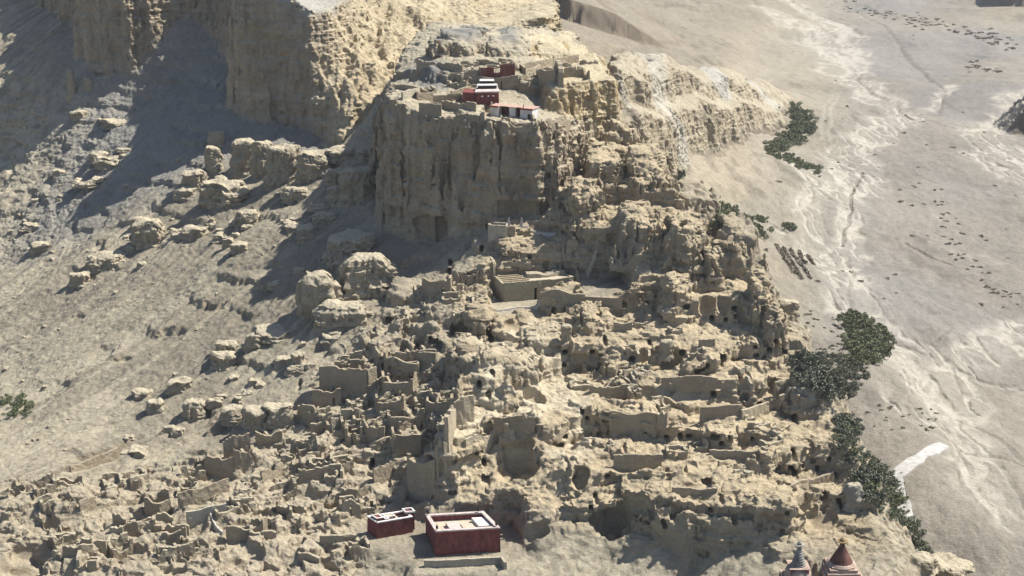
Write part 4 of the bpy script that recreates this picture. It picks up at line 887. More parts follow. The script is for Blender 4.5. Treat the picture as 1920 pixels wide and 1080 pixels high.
ruin([([(800,770),(820,768),(840,766)], 4.5, dict(jag=.4)), ([(840,766),(870,760)], 4.0, dict(jag=.5)), ([(820,768),(824,750)], 4.0, dict(jag=.4)), ([(846,765),(850,748)], 4.2, dict(jag=.4)), ([(800,770),(803,752)], 4, dict(jag=.4)), ([(804,752),(868,744)], 4, dict(jag=.6))], 'maze of four tiny roofless cells above the tall lit wall', name='ruined_cells')
ruin([([(852,800),(848,830),(838,862)], 11, dict(jag=.35, thick=1.6, col=(.43,.36,.25))), ([(852,800),(872,796),(888,790)], 10, dict(jag=.3, col=(.43,.36,.25))), ([(838,862),(832,868)], 8, dict(jag=.3, col=(.43,.36,.25)))], 'tall stepped pale wall at the head of the lit rib', cat='tower', name='ruined_tower', deep=6)
ruin_wall([(872,834),(900,824),(930,815)], 3.0, 'thin wall rising to the right along the lit rib', jag=.1, col=(.43,.36,.25), group=HG)
ruin_wall([(926,822),(960,815),(1003,806)], 5.2, 'flat-topped wall right above the biggest dark hollow', jag=.18, cat='wall', deep=5)
ruin([([(770,935),(790,938),(818,935)], 15, dict(jag=.1, thick=2)), ([(770,935),(766,915)], 15, dict(jag=.15)), ([(818,935),(822,915)], 15, dict(jag=.1))], 'tall dark tower block standing just behind the large red temple', cat='tower', name='ruined_tower', deep=5)
ruin([([(680,820),(700,826),(722,822)], 7, dict(jag=.4)), ([(740,850),(765,852),(790,846)], 8, dict(jag=.3)), ([(680,820),(684,806)], 7, {}), ([(740,850),(736,830)], 8, {})], 'pair of gaunt joined walls deep in the dark quarter')
RG = 'walls on the terraces of the right flank'
ruin_wall([(1143,799),(1185,799),(1231,797)], 5.6, 'longest flat-topped wall of the right flank, above a row of caves', jag=.05, group=RG, deep=5, col=(.36,.30,.20))
ruin_wall([(1232,800),(1242,799),(1252,796)], 8.5, 'narrow ruined turret at the right end of the longest flat-topped wall', jag=.6, cat='turret', thick=2.2)
ruin_wall([(1312,790),(1350,789),(1390,784)], 4.6, 'dark straight wall right of the narrow turret', jag=.04, group=RG, deep=4)
ruin_wall([(1390,785),(1415,781),(1440,772)], 4.6, 'sunlit wall turning up from the end of the dark straight wall', jag=.04, group=RG, deep=4, col=(.42,.355,.245))
ruin_wall([(1150,872),(1195,872),(1240,870)], 3.6, 'low ledge wall beneath the big walled cave front', jag=.2, group=RG, deep=4)
ruin_wall([(1330,852),(1380,850),(1440,843)], 2.6, 'pale-topped ledge wall midway along the right flank', jag=.2, group=RG, deep=4)
ruin_wall([(1310,652),(1340,648)], 3.0, 'short wall on a bench near the two tall caves', jag=.2, group=RG)
ruin_wall([(1150,620),(1185,617)], 3.2, 'short wall right of the lower terrace wall, over a rounded rock', jag=.3, group=RG)
ruin_wall([(1240,724),(1290,722),(1345,716)], 3.0, 'broken wall along the head of the wide low cave', jag=.35, group=RG, deep=4)
ruin_wall([(1105,735),(1150,733),(1195,728)], 3.0, 'broken wall over the two small caves in the middle of the hill', jag=.3, group=RG, deep=4)
ruin_wall([(1470,905),(1520,903),(1562,900)], 2.6, 'wall along the top of the long lower cliff at its right end', jag=.25, group=RG, deep=4)
ruin_wall([(1260,922),(1300,918),(1345,920)], 2.2, 'wall along the top of the long lower cliff near its left end', jag=.3, group=RG, deep=4)
ruin_wall([(1500,762),(1530,758)], 3.5, 'small wall near the right skyline of the hill', jag=.2, group=RG)
ruin_wall([(1180,558),(1195,560)], 3.0, 'stub of wall at the right end of the pale square below the stairs', jag=.2, group=RG)
# ------------------------------------------------------------------ the ruined quarter, lower left
LG = 'ruined walls in the lower quarter'
ruin_wall([(335,958),(365,952),(398,938),(430,918)], 6.2, 'long dark wall with a thin white top in the lower left quarter', jag=.12, group=LG, thick=.8)
ruin_wall([(350,985),(385,976),(425,955)], 4.2, 'sunlit blank wall in front of the long dark wall', jag=.05, group=LG, col=(.44,.40,.31))
ruin_wall([(390,962),(400,985),(418,1003)], 1.2, 'curving white-topped low wall beside the sunlit blank wall', jag=.1, group=LG, col=(.60,.55,.48), thick=.6)
ruin([([(386,892),(420,893),(440,886)], 8, dict(jag=.35)), ([(440,886),(474,868)], 9, dict(jag=.3)), ([(386,892),(392,872)], 8, dict(jag=.5)), ([(420,860),(470,852)], 8, dict(jag=.4))], 'biggest dark block of ruins in the lower left quarter', name='ruined_building')
ruin_wall([(132,886),(150,879),(178,873),(224,858)], 4.2, 'long low dark wall on the slope at far left', jag=.25, group=LG)
ruin([([(274,965),(296,968),(320,955)], 6.5, dict(jag=.3)), ([(274,965),(278,950)], 6.5, {}), ([(296,945),(318,935)], 6, dict(jag=.5))], 'dark angular ruin at the left end of the long dark wall')
ruin([([(520,962),(545,964),(570,955)], 4, dict(jag=.4)), ([(520,962),(524,948)], 4, {}), ([(545,964),(548,948)], 3.6, {})], 'ruin of two open cells in the middle of the lower quarter')
ruin([([(425,1012),(460,1016),(492,1004)], 5, dict(jag=.3)), ([(492,1004),(500,990)], 5, dict(jag=.4)), ([(455,1000),(488,996)], 2, dict(jag=.2))], 'ruin with a small square frame on top in the lower quarter')
for (L, h, lb) in [([(560,900),(600,902),(640,888)],4.5,'zigzag wall above the ruined quarter'),([(610,868),(650,862)],4,'short pale wall among the rubble at the head of the ruined quarter'),([(640,930),(670,940),(690,925)],5,'bent wall left of the smaller red temple'),
  ([(600,1020),(640,1024),(668,1012)],2.2,'low kinked wall left of the red temples'),([(150,960),(180,955)],4,'stub wall near the big cave at far left'),([(225,1000),(260,1004),(270,990)],4.5,'hooked wall right of the big cave at far left'),([(120,1050),(150,1056),(175,1044)],4.5,'wall along the bottom left edge, right of the big cave'),
  ([(300,1040),(340,1044),(365,1030)],3.6,'wall near the bottom edge under the ruin with dark corner'),([(560,1050),(600,1056)],3,'low wall at the bottom edge left of the large red temple'),([(490,900),(520,895),(530,880)],5,'crooked wall right of the biggest dark block of ruins'),
  ([(700,905),(716,900),(735,885)],6,'leaning wall in the pale patch behind the smaller red temple'),([(480,830),(505,836),(530,822)],5,'wall at the upper edge of the ruined quarter'),([(560,780),(575,786),(592,780)],5,'ruined gable on the slope at the left of the hill')]:
    ruin_wall(L, h, lb, group=LG, jag=.4)
ruin([([(795,1062),(850,1064),(940,1056)], 2.6, dict(jag=.1, col=(.40,.35,.27))), ([(940,1056),(948,1068)], 2.6, dict(jag=.2, col=(.40,.35,.27)))], 'retaining wall under the front of the large red temple', cat='retaining wall', name='retaining_wall')
def cells(n, poly, hmin, hmax, smin, smax, label, group):
    k = 0; tr = 0; done = []
    xs = [p[0] for p in poly]; ys = [p[1] for p in poly]
    while k < n and tr < 5000:
        tr += 1; px, py = rc.uniform(min(xs), max(xs)), rc.uniform(min(ys), max(ys))
        if not inpoly(px, py, poly) or any(abs(px-a)+1.6*abs(py-b_) < 26 for a, b_ in done): continue
        p = hit(px, py); i = int((p.x/p.y-A0)/DA); j = int((math.log(p.y)-B0)/DB)
        if gl[i, j] > 1.0: continue
        done.append((px, py)); k += 1; yaw = rc.choice([.35, .15, .5])+rc.uniform(-.15, .15); a, b_ = rc.uniform(smin, smax), rc.uniform(smin*.7, smax*.8); ca, sa = math.cos(yaw), math.sin(yaw)
        C_ = [(p.x+x*ca-y*sa, p.y+x*sa+y*ca) for x, y in ((0, 0), (a, 0), (a, b_), (0, b_))]; t = thing('ruined_cell', p, label, 'ruin', group); h = rc.uniform(hmin, hmax)
        for e in range(4):
            if e and rc.random() < .22: continue
            wn[0] += 1; wall_obj('wall', [C_[e], C_[(e+1) % 4]], h*rc.uniform(.5, 1.1), 1.15, .8, wn[0], root=t, level=.85, doors=((.5, 1.2, 1.9),) if e == 0 and rc.random() < .5 else (), col=MUD if rc.random() < .6 else (.37, .315, .22))
def inpoly(x, y, P):
    c = False
    for i in range(len(P)):
        (x1, y1), (x2, y2) = P[i-1], P[i]
        if (y1 > y) != (y2 > y) and x < (x2-x1)*(y-y1)/(y2-y1)+x1: c = not c
    return c
cells(34, [(20,930),(240,880),(480,830),(620,800),(700,900),(660,1000),(700,1070),(100,1072),(90,1000)], 2.2, 4.6, 4.5, 9, 'small roofless mud-walled cell among the rubble of the lower left quarter', 'roofless cells of the lower left quarter')
cells(30, [(620,690),(720,660),(830,700),(835,850),(700,870),(600,790)], 2.6, 5.0, 4.5, 8, 'small roofless mud-walled cell crowded on the dark left flank of the hill', 'roofless cells on the left flank')
cells(26, [(1080,620),(1250,600),(1400,700),(1540,850),(1500,900),(1120,900),(1060,760)], 1.4, 2.8, 4, 8, 'low roofless cell on a terrace of the right flank', 'roofless cells on the right flank')
cells(12, [(730,540),(890,535),(890,600),(740,620)], 2.0, 3.6, 4, 7, 'low roofless cell on the shoulder left of the earthen hall', 'roofless cells left of the earthen hall')
cells(16, [(800,128),(1100,112),(1095,140),(1000,158),(880,168),(790,176)], 1.6, 3.4, 4.5, 9, 'low broken mud-walled room on the summit between the dome and the red hall', 'low broken rooms on the summit')
log('ruins')
OLDROCK = paint('worn_stone', (.50, .46, .38), .9, .15)
# ------------------------------------------------------------------ stairs by the pale square
p0, p1 = hit(1098, 512), hit(1114, 470); t = thing('stone_stairs', p0, 'flight of pale stone stairs with a rail, right of the earthen hall', 'stairs')
d = p1-p0; b = MB(); n = 26; dz = max(d.z, 6.0)
yaw = math.atan2(d.y, d.x)-math.pi/2
for k in range(n):
    c = p0+Vector((d.x, d.y, 0))*((k+.5)/n); zt_ = p0.z+dz*(k+1)/n; b.box((c.x, c.y, zt_-1.6), (2.0, math.hypot(d.x, d.y)/n*.52, 1.6), yaw)
b.build('steps', paint('pale_stone', (.44, .385, .29), .9, .12), t, 0)
b = MB(); e = Vector((math.cos(yaw), math.sin(yaw), 0))*2.1
b.bar(p0+e+Vector((0, 0, .9)), p0+Vector((d.x, d.y, dz+.9))+e, .22, .2)
for k in range(6): c = p0+Vector((d.x, d.y, 0))*(k/5)+e; b.box((c.x, c.y, p0.z+dz*k/5+.3), (.15, .15, .9))
b.build('rail', OLDROCK, t, 0)
# white limed path across the valley edge
def ribbon(name, px, z, widths, mat, th=.5):
    P = [Vector(PZ(a, b_, z)) for a, b_ in px]; V, Q = [], []; S_ = []
    for i in range(len(P)-1):
        for k in range(8): S_.append((P[i].lerp(P[i+1], k/8), widths[i]+(widths[i+1]-widths[i])*k/8))
    S_.append((P[-1], widths[-1]))
    for i, (p, wd) in enumerate(S_):
        q = S_[min(i+1, len(S_)-1)][0]-S_[max(i-1, 0)][0]; n = Vector((-q.y, q.x, 0)).normalized()*wd/2
        wob = 1+.28*float(n2(np.array([i/3.7]), np.array([.3]), 400)[0])
        for s_, dz in ((1, 0), (.9, th), (-.9, th), (-1, 0)): r_ = p+n*s_*wob; V.append((r_.x, r_.y, ground(r_.x, r_.y)+dz-.1*(dz == 0)*8+.15))
    for i in range(len(S_)-1):
        for k in range(3): a = i*4+k; Q.append((a, a+4, a+5, a+1))
    return fast_mesh(name, np.array(V, F4), np.array(Q), mat, None, False)
o = ribbon('path', [(1770,828),(1747,841),(1723,853),(1700,866),(1674,880)], -28, [6.5,7,7.5,8,8.5], LIMEPATH); o['kind'] = 'structure'
o = ribbon('path', [(1676,876),(1682,900),(1692,925),(1702,950),(1710,975)], -28, [7,6.5,6,5,2.5], LIMEPATH); o['kind'] = 'structure'
# ------------------------------------------------------------------ rocks
def rock_mesh(w, d, h, seed, n=26, boxy=4.0, rough=1.0, lean=0.0):
    V, Q = [], []; u = np.linspace(-1, 1, n+1)
    faces = []
    for ax in range(3):
        for sg in (-1, 1):
            if ax == 2 and sg == -1: continue
            A_, B_ = np.meshgrid(u, u, indexing='ij'); C_ = np.full_like(A_, sg); P = np.stack([(C_, A_, B_), (A_, C_, B_), (A_, B_, C_)][ax], -1).reshape(-1, 3)
            b = len(V)*0+sum(len(v) for v in V); V.append(P); ix = np.arange((n+1)**2).reshape(n+1, n+1)+b
            q = np.stack([ix[:-1, :-1], ix[1:, :-1], ix[1:, 1:], ix[:-1, 1:]], -1).reshape(-1, 4)
            faces.append(q if (sg > 0) ^ (ax == 1) else q[:, ::-1])
    V = np.concatenate(V); Q = np.concatenate(faces)
    rp = (np.abs(V[:, 0])**boxy+np.abs(V[:, 1])**boxy)**(1/boxy); r2 = (np.maximum(rp, 1e-6)**8+np.abs(V[:, 2])**8)**(1/8)
    V = V/r2[:, None]; X = V*np.array([w, d, h])[None, :]; X = X.astype(F4); s = seed*13.7
    m = min(w, d)*rough
    th = V[:, 2]
    fl = (1-2*np.abs(n3(X[:, 0]/(m*.55)+s, X[:, 1]/(m*.55), X[:, 2]/(h*1.6), 500)))*.16+n3(X[:, 0]/(m*.9)+s, X[:, 1]/(m*.9)+s, X[:, 2]/(m*1.2), 501)*.22+n3(X[:, 0]/1.1+s, X[:, 1]/1.1, X[:, 2]/.9, 502)*.25/max(m, 1)
    st = np.tanh(2.5*n2(X[:, 2]/max(h*.28, 1.2)+s, X[:, 0]*0+.4, 503))*.10
    lay = np.floor(X[:, 2]/max(h*.22, .9)+s).astype(np.int32); ang = np.arctan2(X[:, 1], X[:, 0])
    sec = np.floor(ang*max(2.0, w*.55)+_r(lay, lay*0, np.uint32(1), seed)*1.5+.6*n2(X[:, 2]/2+s, ang, 506)).astype(np.int32)
    st = st+.09*_r(lay, sec, np.uint32(2), seed)+.05*_r(lay, lay*0, np.uint32(3), seed)+.07*np.tanh(4*n3(X[:, 0]/2.1+s, X[:, 1]/2.1, X[:, 2]/1.7, 507))
    k = (1+fl+st)[:, None]; X[:, :2] *= k; X[:, 2] += m*.18*n2(X[:, 0]/(m*.8)+s, X[:, 1]/(m*.8), 504)*(th > 0)+.25*n2(X[:, 0]/1.3+s, X[:, 1]/1.3, 505)
    X[:, 0] += lean*(X[:, 2]+h); X[:, :2] *= (1.08-.12*th)[:, None]
    return X, Q
def rock(px, py, wpx, hpx, label, group=None, col=(.33, .278, .195), boxy=4.0, depth=.8, lean=0.0, rough=1.4, name='rock_outcrop', cat='rock', top=(.43, .375, .27)):
    """px, py: middle of the foot; sizes in photo pixels"""
    p = hit(px, py); m = p.y/FP*1.03; w = wpx*m; h = hpx*m*.95; s = int(px+3*py)
    V, Q = rock_mesh(w, max(w*depth, 1.5), h*.75, s, n=int(min(54, max(14, w*7))), boxy=boxy, lean=lean, rough=rough)
    V = V+np.array([p.x, p.y+w*depth*.7, p.z+h*.25], F4); nz = vnormals(V, Q)[:, 2]
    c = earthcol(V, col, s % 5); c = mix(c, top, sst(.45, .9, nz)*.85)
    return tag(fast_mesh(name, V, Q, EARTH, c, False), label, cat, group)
for (px, py, w_, h_, lb, kw) in [
 (275,460,25,48,'square-cut block with a flat pale top standing alone on the scree',dict(boxy=7,lean=.03)),
 (262,420,14,10,'flat pale slab just above the square-cut block',dict(boxy=5)),
 (200,502,30,24,'long dark ledge of rock below the square-cut block',dict(boxy=4)),
 (148,538,17,26,'dark pointed rock farthest down the scree from the square-cut block',dict(boxy=3)),
 (362,350,20,30,'rounded pinkish block at the foot of the shadowed pillars',dict(boxy=3.2)),
 (347,372,17,18,'low split rock under the rounded pinkish block',dict(boxy=3)),
 (399,322,14,48,'slim pillar with a lit cap at the left of the shadowed pillars',dict(boxy=3)),
 (405,270,12,22,'small rounded pillar behind the slim pillar',dict(boxy=2.6)),
 (447,325,19,62,'tall leaning slab with a sunlit face among the shadowed pillars',dict(boxy=3,lean=.12)),
 (418,378,36,36,'broad lit heap of rock below the tall leaning slab',dict(boxy=2.4,rough=1.6)),
 (492,330,18,66,'narrow dark pillar in full shadow right of the tall leaning slab',dict(boxy=2.6)),
 (531,345,26,72,'tallest dark rounded pillar in the shadow of the plateau cliff',dict(boxy=2.6)),
 (586,335,28,52,'pale-topped fluted block at the edge of the plateau shadow',dict(boxy=3.4)),
 (555,375,22,22,'low block at the foot of the pale-topped fluted block',dict(boxy=3)),
 (463,425,21,28,'block with one sunlit side on the middle of the scree',dict(boxy=4)),
 (361,448,22,20,'dark jagged boulder right of the square-cut block',dict(boxy=2.5,rough=1.5)),
 (395,430,14,12,'smaller jagged boulder behind the dark jagged boulder',dict(boxy=2.5)),
 (447,472,13,16,'dark cube of rock on the smooth scree',dict(boxy=4)),
 (428,462,10,14,'narrow stone beside the dark cube of rock',dict(boxy=3)),
 (635,382,17,32,'pale-capped block high on the lit scree ridge',dict(boxy=3)),
 (607,425,20,24,'layered block on the lit scree ridge',dict(boxy=3)),
 (575,452,15,28,'ragged spur under the layered block',dict(boxy=2.6)),
 (630,345,16,26,'round stone at the top of the lit scree ridge',dict(boxy=2.6)),
 (672,378,30,62,'big rounded dark rock right against the left side of the great cliff',dict(boxy=2.4)),
 (690,300,18,22,'pale knob where the scree ridge meets the great cliff',dict(boxy=2.6)),
 (642,300,24,20,'pale hump along the crest of the scree ridge',dict(boxy=2.4)),
 (560,512,10,9,'small dark boulder on open scree left of the tower rock',dict(boxy=3)),
 (516,540,11,11,'lone little boulder in the middle of the open scree',dict(boxy=2.6)),
 (592,592,27,84,'square tower of rock with a flat lit top at the lower edge of the scree',dict(boxy=5)),
 (620,575,18,46,'lower twin pillar attached right of the square tower of rock',dict(boxy=4)),
 (690,546,46,64,'huge rock with a smooth lit top and a little doorway',dict(boxy=3.2,depth=.7)),
 (660,490,40,48,'pale rounded rock behind the huge rock with the doorway',dict(boxy=2.6)),
 (640,618,42,52,'flat-topped block with a square cave cut in its face',dict(boxy=4.5,depth=.6)),
 (478,655,18,28,'dark square boulder at the foot of the smooth scree tongue',dict(boxy=4)),
 (510,636,30,14,'long slab above the dark square boulder',dict(boxy=3)),
 (418,690,22,28,'dark-faced cube below the long slab',dict(boxy=5)),
 (425,660,20,16,'low wedge above the dark-faced cube',dict(boxy=3)),
 (560,690,12,30,'dark fin of rock on the scree tongue',dict(boxy=3)),
 (335,735,22,20,'dark ledge rock at the lower middle of the scree',dict(boxy=3)),
 (362,785,20,34,'dark notched rock near the ruined quarter',dict(boxy=3.4)),
 (290,772,14,22,'small lit rock left of the dark notched rock',dict(boxy=3)),
 (265,748,16,16,'small dark rock at the upper left of the dark ledge rock',dict(boxy=3)),
 (470,805,24,44,'dark wedge of rock pointing up behind the ruined quarter',dict(boxy=2.6,lean=.1)),
 (520,790,26,32,'pale flat-topped rock right of the dark wedge',dict(boxy=3)),
 (440,792,18,30,'dark leaning rock left of the dark wedge',dict(boxy=2.6,lean=-.1)),
 (334,818,12,14,'little dark stone above the long low dark wall',dict(boxy=3)),
 (135,185,6,54,'thin standing pinnacle with a lit tip in the shadow of the plateau',dict(boxy=2.4,depth=1.0)),
 (165,168,8,22,'short thick stump beside the thin standing pinnacle',dict(boxy=2.6)),
 (148,222,14,12,'round boulder at the head of the sunlit patch',dict(boxy=2.4)),
 (222,236,30,14,'long pale ledge below the shadowed talus',dict(boxy=3)),
 (200,312,22,14,'dark-sided rock on the rugged sunlit slope',dict(boxy=3)),
 (165,350,22,9,'low long rock on the rugged sunlit slope',dict(boxy=3)),
 (1249,666,11,30,'knobbly standing stone below the terrace wall',dict(boxy=2.4)),
 (1062,640,9,34,'pale finger of rock under the terrace wall',dict(boxy=2.2)),
 (1100,250,10,28,'pale rounded tooth of rock below the ochre cliff',dict(boxy=2.2)),
 (1080,250,7,14,'little tooth of rock left of the pale rounded tooth',dict(boxy=2.2)),
 (1480,590,16,26,'rough block standing off the right edge of the hill',dict(boxy=3)),
 (1515,742,24,15,'grey boulder heap at the foot of the right edge of the hill',dict(boxy=2.4,rough=1.4,col=(.30,.275,.22))),
 (1600,945,16,40,'weathered grey tower at the lower right corner of the hill',dict(boxy=3,col=(.30,.275,.22))),
 (1785,1085,40,26,'dark rounded rock at the bottom right corner of the hill',dict(boxy=2.4,col=(.30,.25,.17))),
 (1735,1068,24,26,'dark rock left of the rounded one at the bottom right',dict(boxy=2.6,col=(.30,.25,.17)))]:
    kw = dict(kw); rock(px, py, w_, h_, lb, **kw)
def rockband(n, L, wd, label, group):
    k = 0
    while k < n:
        t_ = rnd.random()*(len(L)-1); i = int(t_); f = t_-i; px = L[i][0]+(L[i+1][0]-L[i][0])*f+rnd.gauss(0, wd); py = L[i][1]+(L[i+1][1]-L[i][1])*f+rnd.gauss(0, wd*.55)
        w_ = rnd.choice([5, 6, 7, 8, 10, 13, 17]); rock(px, py+w_*.25, w_, w_*rnd.uniform(.4, 1.1), label, group, boxy=rnd.choice([3, 4, 6, 8]), lean=rnd.uniform(-.1, .1), rough=1.6, depth=rnd.uniform(.6, 1.0)); k += 1
rockband(30, [(690,590),(600,640),(520,690),(430,740),(330,790),(230,850)], 22, 'small dark-faced outcrop in the broken line of rocks along the lower edge of the scree', 'outcrops along the lower edge of the scree')
rockband(24, [(640,380),(540,420),(440,430),(340,450),(240,470)], 24, 'small outcrop scattered below the shadowed pillars on the upper scree', 'outcrops of the upper scree')
rockband(16, [(230,280),(200,320),(120,350),(60,420),(20,480)], 26, 'small outcrop on the rugged sunlit slope at far left', 'outcrops of the rugged slope at far left')
# small stones strewn on the scree: a few shapes, copied
protos = []
for k in range(7):
    V, Q = rock_mesh(1.0, .85, .7, 40+k, n=10, boxy=2.6+.3*k, rough=.8); nz = vnormals(V, Q)[:, 2]
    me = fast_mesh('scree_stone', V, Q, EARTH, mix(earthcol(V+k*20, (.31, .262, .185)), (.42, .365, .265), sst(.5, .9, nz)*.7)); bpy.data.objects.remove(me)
stone_me = [m for m in bpy.data.meshes if m.name.startswith('scree_stone')]
cnt = 0; tries = 0
while cnt < 190 and tries < 4000:
    tries += 1; px, py = rnd.uniform(10, 700), rnd.uniform(190, 860)
    if py < 300-.2*px+60 or px > 760-.35*(py-250) and py > 480: continue
    if n2(np.array([px/90.]), np.array([py/60.]), 600)[0] < -.05: continue
    p = hit(px, py); s = rnd.choice([.4, .45, .5, .6, .7, .9, 1.3])
    o = bpy.data.objects.new('scree_stone', rnd.choice(stone_me)); COL.objects.link(o); o.location = (p.x, p.y+.3*s, p.z+.12*s); o.rotation_euler = (rnd.uniform(-.2, .2), rnd.uniform(-.2, .2), rnd.uniform(0, 6.3)); o.scale = (s*rnd.uniform(.8, 1.3), s*.9, s*rnd.uniform(.7, 1.2))
    tag(o, 'small earth-coloured stone lying loose on the open scree slope', 'stone', 'small stones strewn on the scree'); cnt += 1
log('rocks', cnt)
# ------------------------------------------------------------------ bushes
def leaf_material(name, a, b_):
    m = bpy.data.materials.new(name); m.use_nodes = True; t = m.node_tree; N = t.nodes; L = t.links; b = N['Principled BSDF']; b.inputs['Roughness'].default_value = .7; b.inputs['Specular IOR Level'].default_value = .2
    g = N.new('ShaderNodeNewGeometry'); q = N.new('ShaderNodeTexNoise'); q.inputs['Scale'].default_value = .45; q.inputs['Detail'].default_value = 3; L.new(g.outputs['Position'], q.inputs['Vector'])
    r = N.new('ShaderNodeMixRGB'); r.inputs[1].default_value = (*a, 1); r.inputs[2].default_value = (*b_, 1)
    mr = N.new('ShaderNodeMapRange'); mr.inputs[1].default_value = .35; mr.inputs[2].default_value = .65; L.new(q.outputs['Fac'], mr.inputs[0]); L.new(mr.outputs[0], r.inputs[0]); L.new(r.outputs[0], b.inputs['Base Color']); return m
GREEN = leaf_material('willow_leaf', (.105, .122, .062), (.185, .195, .105)); DUSTY = leaf_material('thorn_leaf', (.085, .085, .055), (.13, .125, .08)); TWIG = leaf_material('dry_twig', (.13, .11, .08), (.19, .165, .12))
def bush_mesh(name, mat, seed, n=260, leaf=.20, flat=.8):
    g = np.random.default_rng(seed); V = []; Q = []
    cl = g.normal(size=(9, 3))*[.55, .55, .3]; cl[:, 2] = np.abs(cl[:, 2])*flat+.25
    for i in range(n):
        c = cl[g.integers(9)]; d = g.normal(size=3); d /= np.linalg.norm(d); p = c+d*.36*g.uniform(.5, 1.05)*np.array([1, 1, flat]); p[2] = max(p[2], .02)
        a = g.normal(size=3); a /= np.linalg.norm(a); e = np.cross(a, d); e /= np.linalg.norm(e)+1e-6; f = np.cross(a, e)*.7; s = leaf*g.uniform(.6, 1.3); b = len(V)
        V += [p-e*s-f*s*.5, p+f*s, p+e*s-f*s*.5, p-f*s*1.1]; Q.append((b, b+1, b+2, b+3))
    return fast_mesh(name, np.array(V, F4), np.array(Q), mat, None, False)
def protos_of(name, mat, k, **kw):
    out = []
    for i in range(k):
        o = bush_mesh(name, mat, 50+i, **kw); out.append(o.data); bpy.data.objects.remove(o)
    return out
WILLOW = protos_of('willow_bush', GREEN, 6, n=640, leaf=.105, flat=.7); SCRUB = protos_of('low_scrub', leaf_material('grey_scrub_leaf', (.105, .112, .078), (.16, .165, .115)), 5, n=460, leaf=.115, flat=.5); THORN = protos_of('thorn_shrub', DUSTY, 3, n=70, leaf=.30, flat=.6); DRY = protos_of('dry_shrub', TWIG, 3, n=60, leaf=.32, flat=.6)
def put(name, me, x, y, s, label, cat, group, zs=1.0):
    o = bpy.data.objects.new(name, me); COL.objects.link(o); o.location = (x, y, ground_any(x, y)-.1*s); o.rotation_euler = (0, 0, rnd.uniform(0, 6.3)); o.scale = (s, s*rnd.uniform(.85, 1.15), s*zs*rnd.uniform(.85, 1.2)); return tag(o, label, cat, group)
def ground_any(x, y):
    if y < 1500: return ground(x, y)
    fi = min(max(float(np.searchsorted(fa, x/y)), 0), len(fa)-1.01); fj = min(max((math.log(y)-fb[0])/.0032, 0), len(fb)-1.01); return float(fh[int(round(fi)), int(round(fj))])
def inpoly(x, y, P):
    c = False
    for i in range(len(P)):
        (x1, y1), (x2, y2) = P[i-1], P[i]
        if (y1 > y) != (y2 > y) and x < (x2-x1)*(y-y1)/(y2-y1)+x1: c = not c
    return c
def thicket(poly, n, size, label, group, mat=WILLOW, name='willow_bush', cat='bush', zguess=-28):
    xs = [p[0] for p in poly]; ys = [p[1] for p in poly]; k = 0; tr = 0; pts = []
    while k < n and tr < 6000:
        tr += 1; px, py = rnd.uniform(min(xs), max(xs)), rnd.uniform(min(ys), max(ys))
        if not inpoly(px, py, poly): continue
        if any((px-a)**2+((py-b_)*1.6)**2 < (9*60/ max(n, 1)+3.0)**2 for a, b_ in pts) and tr < 3000: continue
        pts.append((px, py)); p = hit(px, py+size*.9); put(name, rnd.choice(mat), p.x, p.y, size*rnd.uniform(.75, 1.3)*(1.0), label, cat, group); k += 1
thicket([(1488,192),(1512,205),(1522,245),(1500,262),(1472,276),(1440,282),(1446,266),(1480,250),(1490,226)], 55, 6.0, 'dark green bush crowding the stream bend below the far ridge', 'bushes at the stream bend below the far ridge')
thicket([(1440,275),(1465,280),(1505,300),(1540,312),(1535,324),(1500,312),(1450,290)], 22, 4.5, 'bush in the dark green tail that trails down from the stream bend', 'bushes trailing down from the stream bend')
thicket([(1328,376),(1360,384),(1400,405),(1428,442),(1392,434),(1350,418),(1335,400)], 34, 5.0, 'dark green bush just behind the right skyline of the hill', 'bushes behind the skyline of the hill')
thicket([(1395,402),(1440,412),(1482,420),(1482,426),(1440,420),(1400,412)], 12, 3.2, 'bush in the thin hedge running out towards the river', 'bushes of the thin hedge by the river')
thicket([(1222,288),(1245,296),(1290,345),(1280,352),(1250,330),(1225,305)], 14, 4.2, 'grey-green bush in the hollow behind the upper right of the hill', 'bushes in the hollow behind the hill', THORN, 'thorn_bush')
thicket([(1585,582),(1622,592),(1652,618),(1672,652),(1655,676),(1612,680),(1592,648),(1594,612)], 44, 4.6, 'dark green bush in the densest round thicket beside the river', 'bushes of the round riverside thicket')
thicket([(1488,668),(1580,662),(1612,682),(1626,702),(1590,742),(1545,746),(1500,712)], 56, 3.6, 'grey-green scrub bush of the flat thicket left of the round one', 'bushes of the flat thicket', SCRUB, 'scrub_bush')
thicket([(1568,770),(1612,802),(1592,832),(1640,862),(1684,902),(1702,962),(1737,1022),(1748,1062),(1708,1000),(1660,962),(1620,932),(1600,882),(1572,832)], 100, 3.0, 'grey-green bush down in the gully at the right foot of the hill', 'bushes in the gully at the foot of the hill', SCRUB+WILLOW[:2], 'gully_bush')
thicket([(2,742),(40,738),(60,760),(40,785),(5,780)], 9, 2.6, 'green bush at the far left edge of the slope', 'bushes at the far left edge')
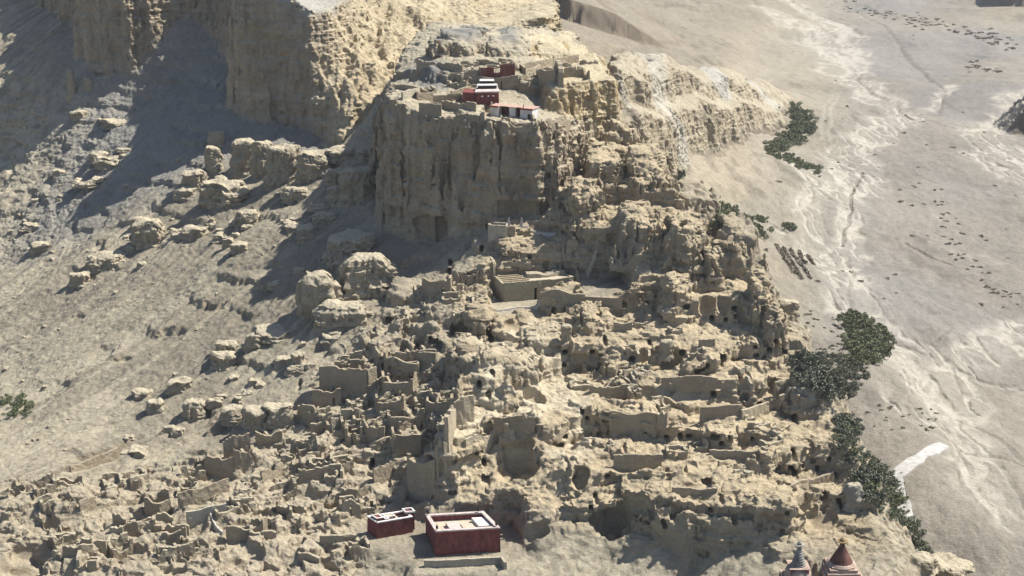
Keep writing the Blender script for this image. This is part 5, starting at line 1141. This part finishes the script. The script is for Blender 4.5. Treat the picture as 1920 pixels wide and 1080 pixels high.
for k, L in enumerate([[(1456,450),(1458,480),(1470,512),(1488,538)],[(1470,452),(1472,485),(1486,520),(1502,545)],[(1484,450),(1486,480),(1500,512),(1518,540)],[(1500,450),(1503,478),(1510,505)],[(1516,454),(1522,472),(1527,490)]]):
    P = [PZ(a, b_, -26) for a, b_ in L]; V = []; Q = []; g = np.random.default_rng(k)
    for i in range(len(P)-1):
        for j in range(300):
            t_ = g.uniform(); x, y = P[i][0]+(P[i+1][0]-P[i][0])*t_+g.normal()*.7, P[i][1]+(P[i+1][1]-P[i][1])*t_+g.normal()*.8; z = ground(x, y)+g.uniform(0, 1.5); s = g.uniform(.25, .5); b = len(V); a_ = g.normal(size=3)*s; c_ = g.normal(size=3)*s
            q_ = np.array([x, y, z]); V += [q_-a_, q_+c_, q_+a_, q_-c_]; Q.append((b, b+1, b+2, b+3))
    o = fast_mesh('low_hedge', np.array(V, F4), np.array(Q), TWIG, None, False)
    tag(o, ['longest curved row of dry shrubs, nearest the hill', 'second curved row of dry shrubs from the hill', 'middle curved row of dry shrubs', 'short row of dry shrubs, second from the river', 'shortest row of dry shrubs, nearest the river'][k], 'hedge', 'curved rows of dry shrubs')
def strew(n, f, label, group, mats, name, smin, smax):
    k = 0
    while k < n:
        px, py = f(); p = PZ(px, py, -28); put(name, rnd.choice(mats), p[0], p[1], rnd.uniform(smin, smax), label, 'shrub', group, .8); k += 1
def band(x0, y0, x1, y1, wd): t_ = rnd.random(); return x0+(x1-x0)*t_+rnd.gauss(0, wd), y0+(y1-y0)*t_+rnd.gauss(0, wd*.45)
strew(95, lambda: band(1575, 8, 1765, 62, 14), 'dark shrub in the dense belt across the far top of the valley', 'shrubs of the far belt', DRY, 'desert_shrub', 1.4, 3.6)
strew(45, lambda: band(1785, 66, 1900, 90, 12), 'dark shrub of the looser patch at the far right of the valley', 'shrubs of the far right patch', DRY, 'desert_shrub', 2, 4)
strew(20, lambda: band(1820, 118, 1872, 132, 7), 'shrub in the small clump below the far right patch', 'shrubs of the small clump at the right', DRY, 'desert_shrub', 2, 3.4)
strew(60, lambda: (rnd.uniform(1430, 1915), rnd.uniform(70, 560)), 'single shrub dotting the open valley floor', 'single shrubs on the valley floor', DRY, 'desert_shrub', .8, 2.2)
strew(24, lambda: band(1738, 325, 1800, 440, 15), 'shrub in the broken line of scrub crossing the gravel plain', 'shrubs of the line across the gravel plain', DRY, 'desert_shrub', .9, 1.8)
strew(30, lambda: band(1782, 440, 1908, 562, 14), 'shrub in the lower scrub line that runs to the right edge of the plain', 'shrubs of the lower line on the plain', DRY, 'desert_shrub', .8, 1.6)
strew(50, lambda: (rnd.uniform(1500, 1610), rnd.uniform(590, 665)), 'tiny dry shrub on the pale bank between hill and river', 'tiny shrubs on the pale bank', THORN, 'dry_shrub', .7, 1.3)
strew(24, lambda: (rnd.uniform(1600, 1760), rnd.uniform(740, 800)), 'tiny shrub on the ochre bank above the gully', 'tiny shrubs on the ochre bank', THORN, 'dry_shrub', .6, 1.1)
log('bushes')

# ------------------------------------------------------------------ thin dusty air
hb = MB().prism([(-7000, -60, -130), (7000, -60, -130), (7000, 7400, -130), (-7000, 7400, -130)], [(-7000, -60, 330), (7000, -60, 330), (7000, 7400, 330), (-7000, 7400, 330)])
hm = bpy.data.materials.new('dusty_air'); hm.use_nodes = True; ht = hm.node_tree; ht.nodes.clear()
hv = ht.nodes.new('ShaderNodeVolumePrincipled'); hv.inputs['Color'].default_value = (.92, .93, .95, 1); hv.inputs['Density'].default_value = 0.000035; hv.inputs['Anisotropy'].default_value = 0.2
ho = ht.nodes.new('ShaderNodeOutputMaterial'); ht.links.new(hv.outputs[0], ho.inputs['Volume'])
o = hb.build('haze', hm, None, 0); o['kind'] = 'stuff'
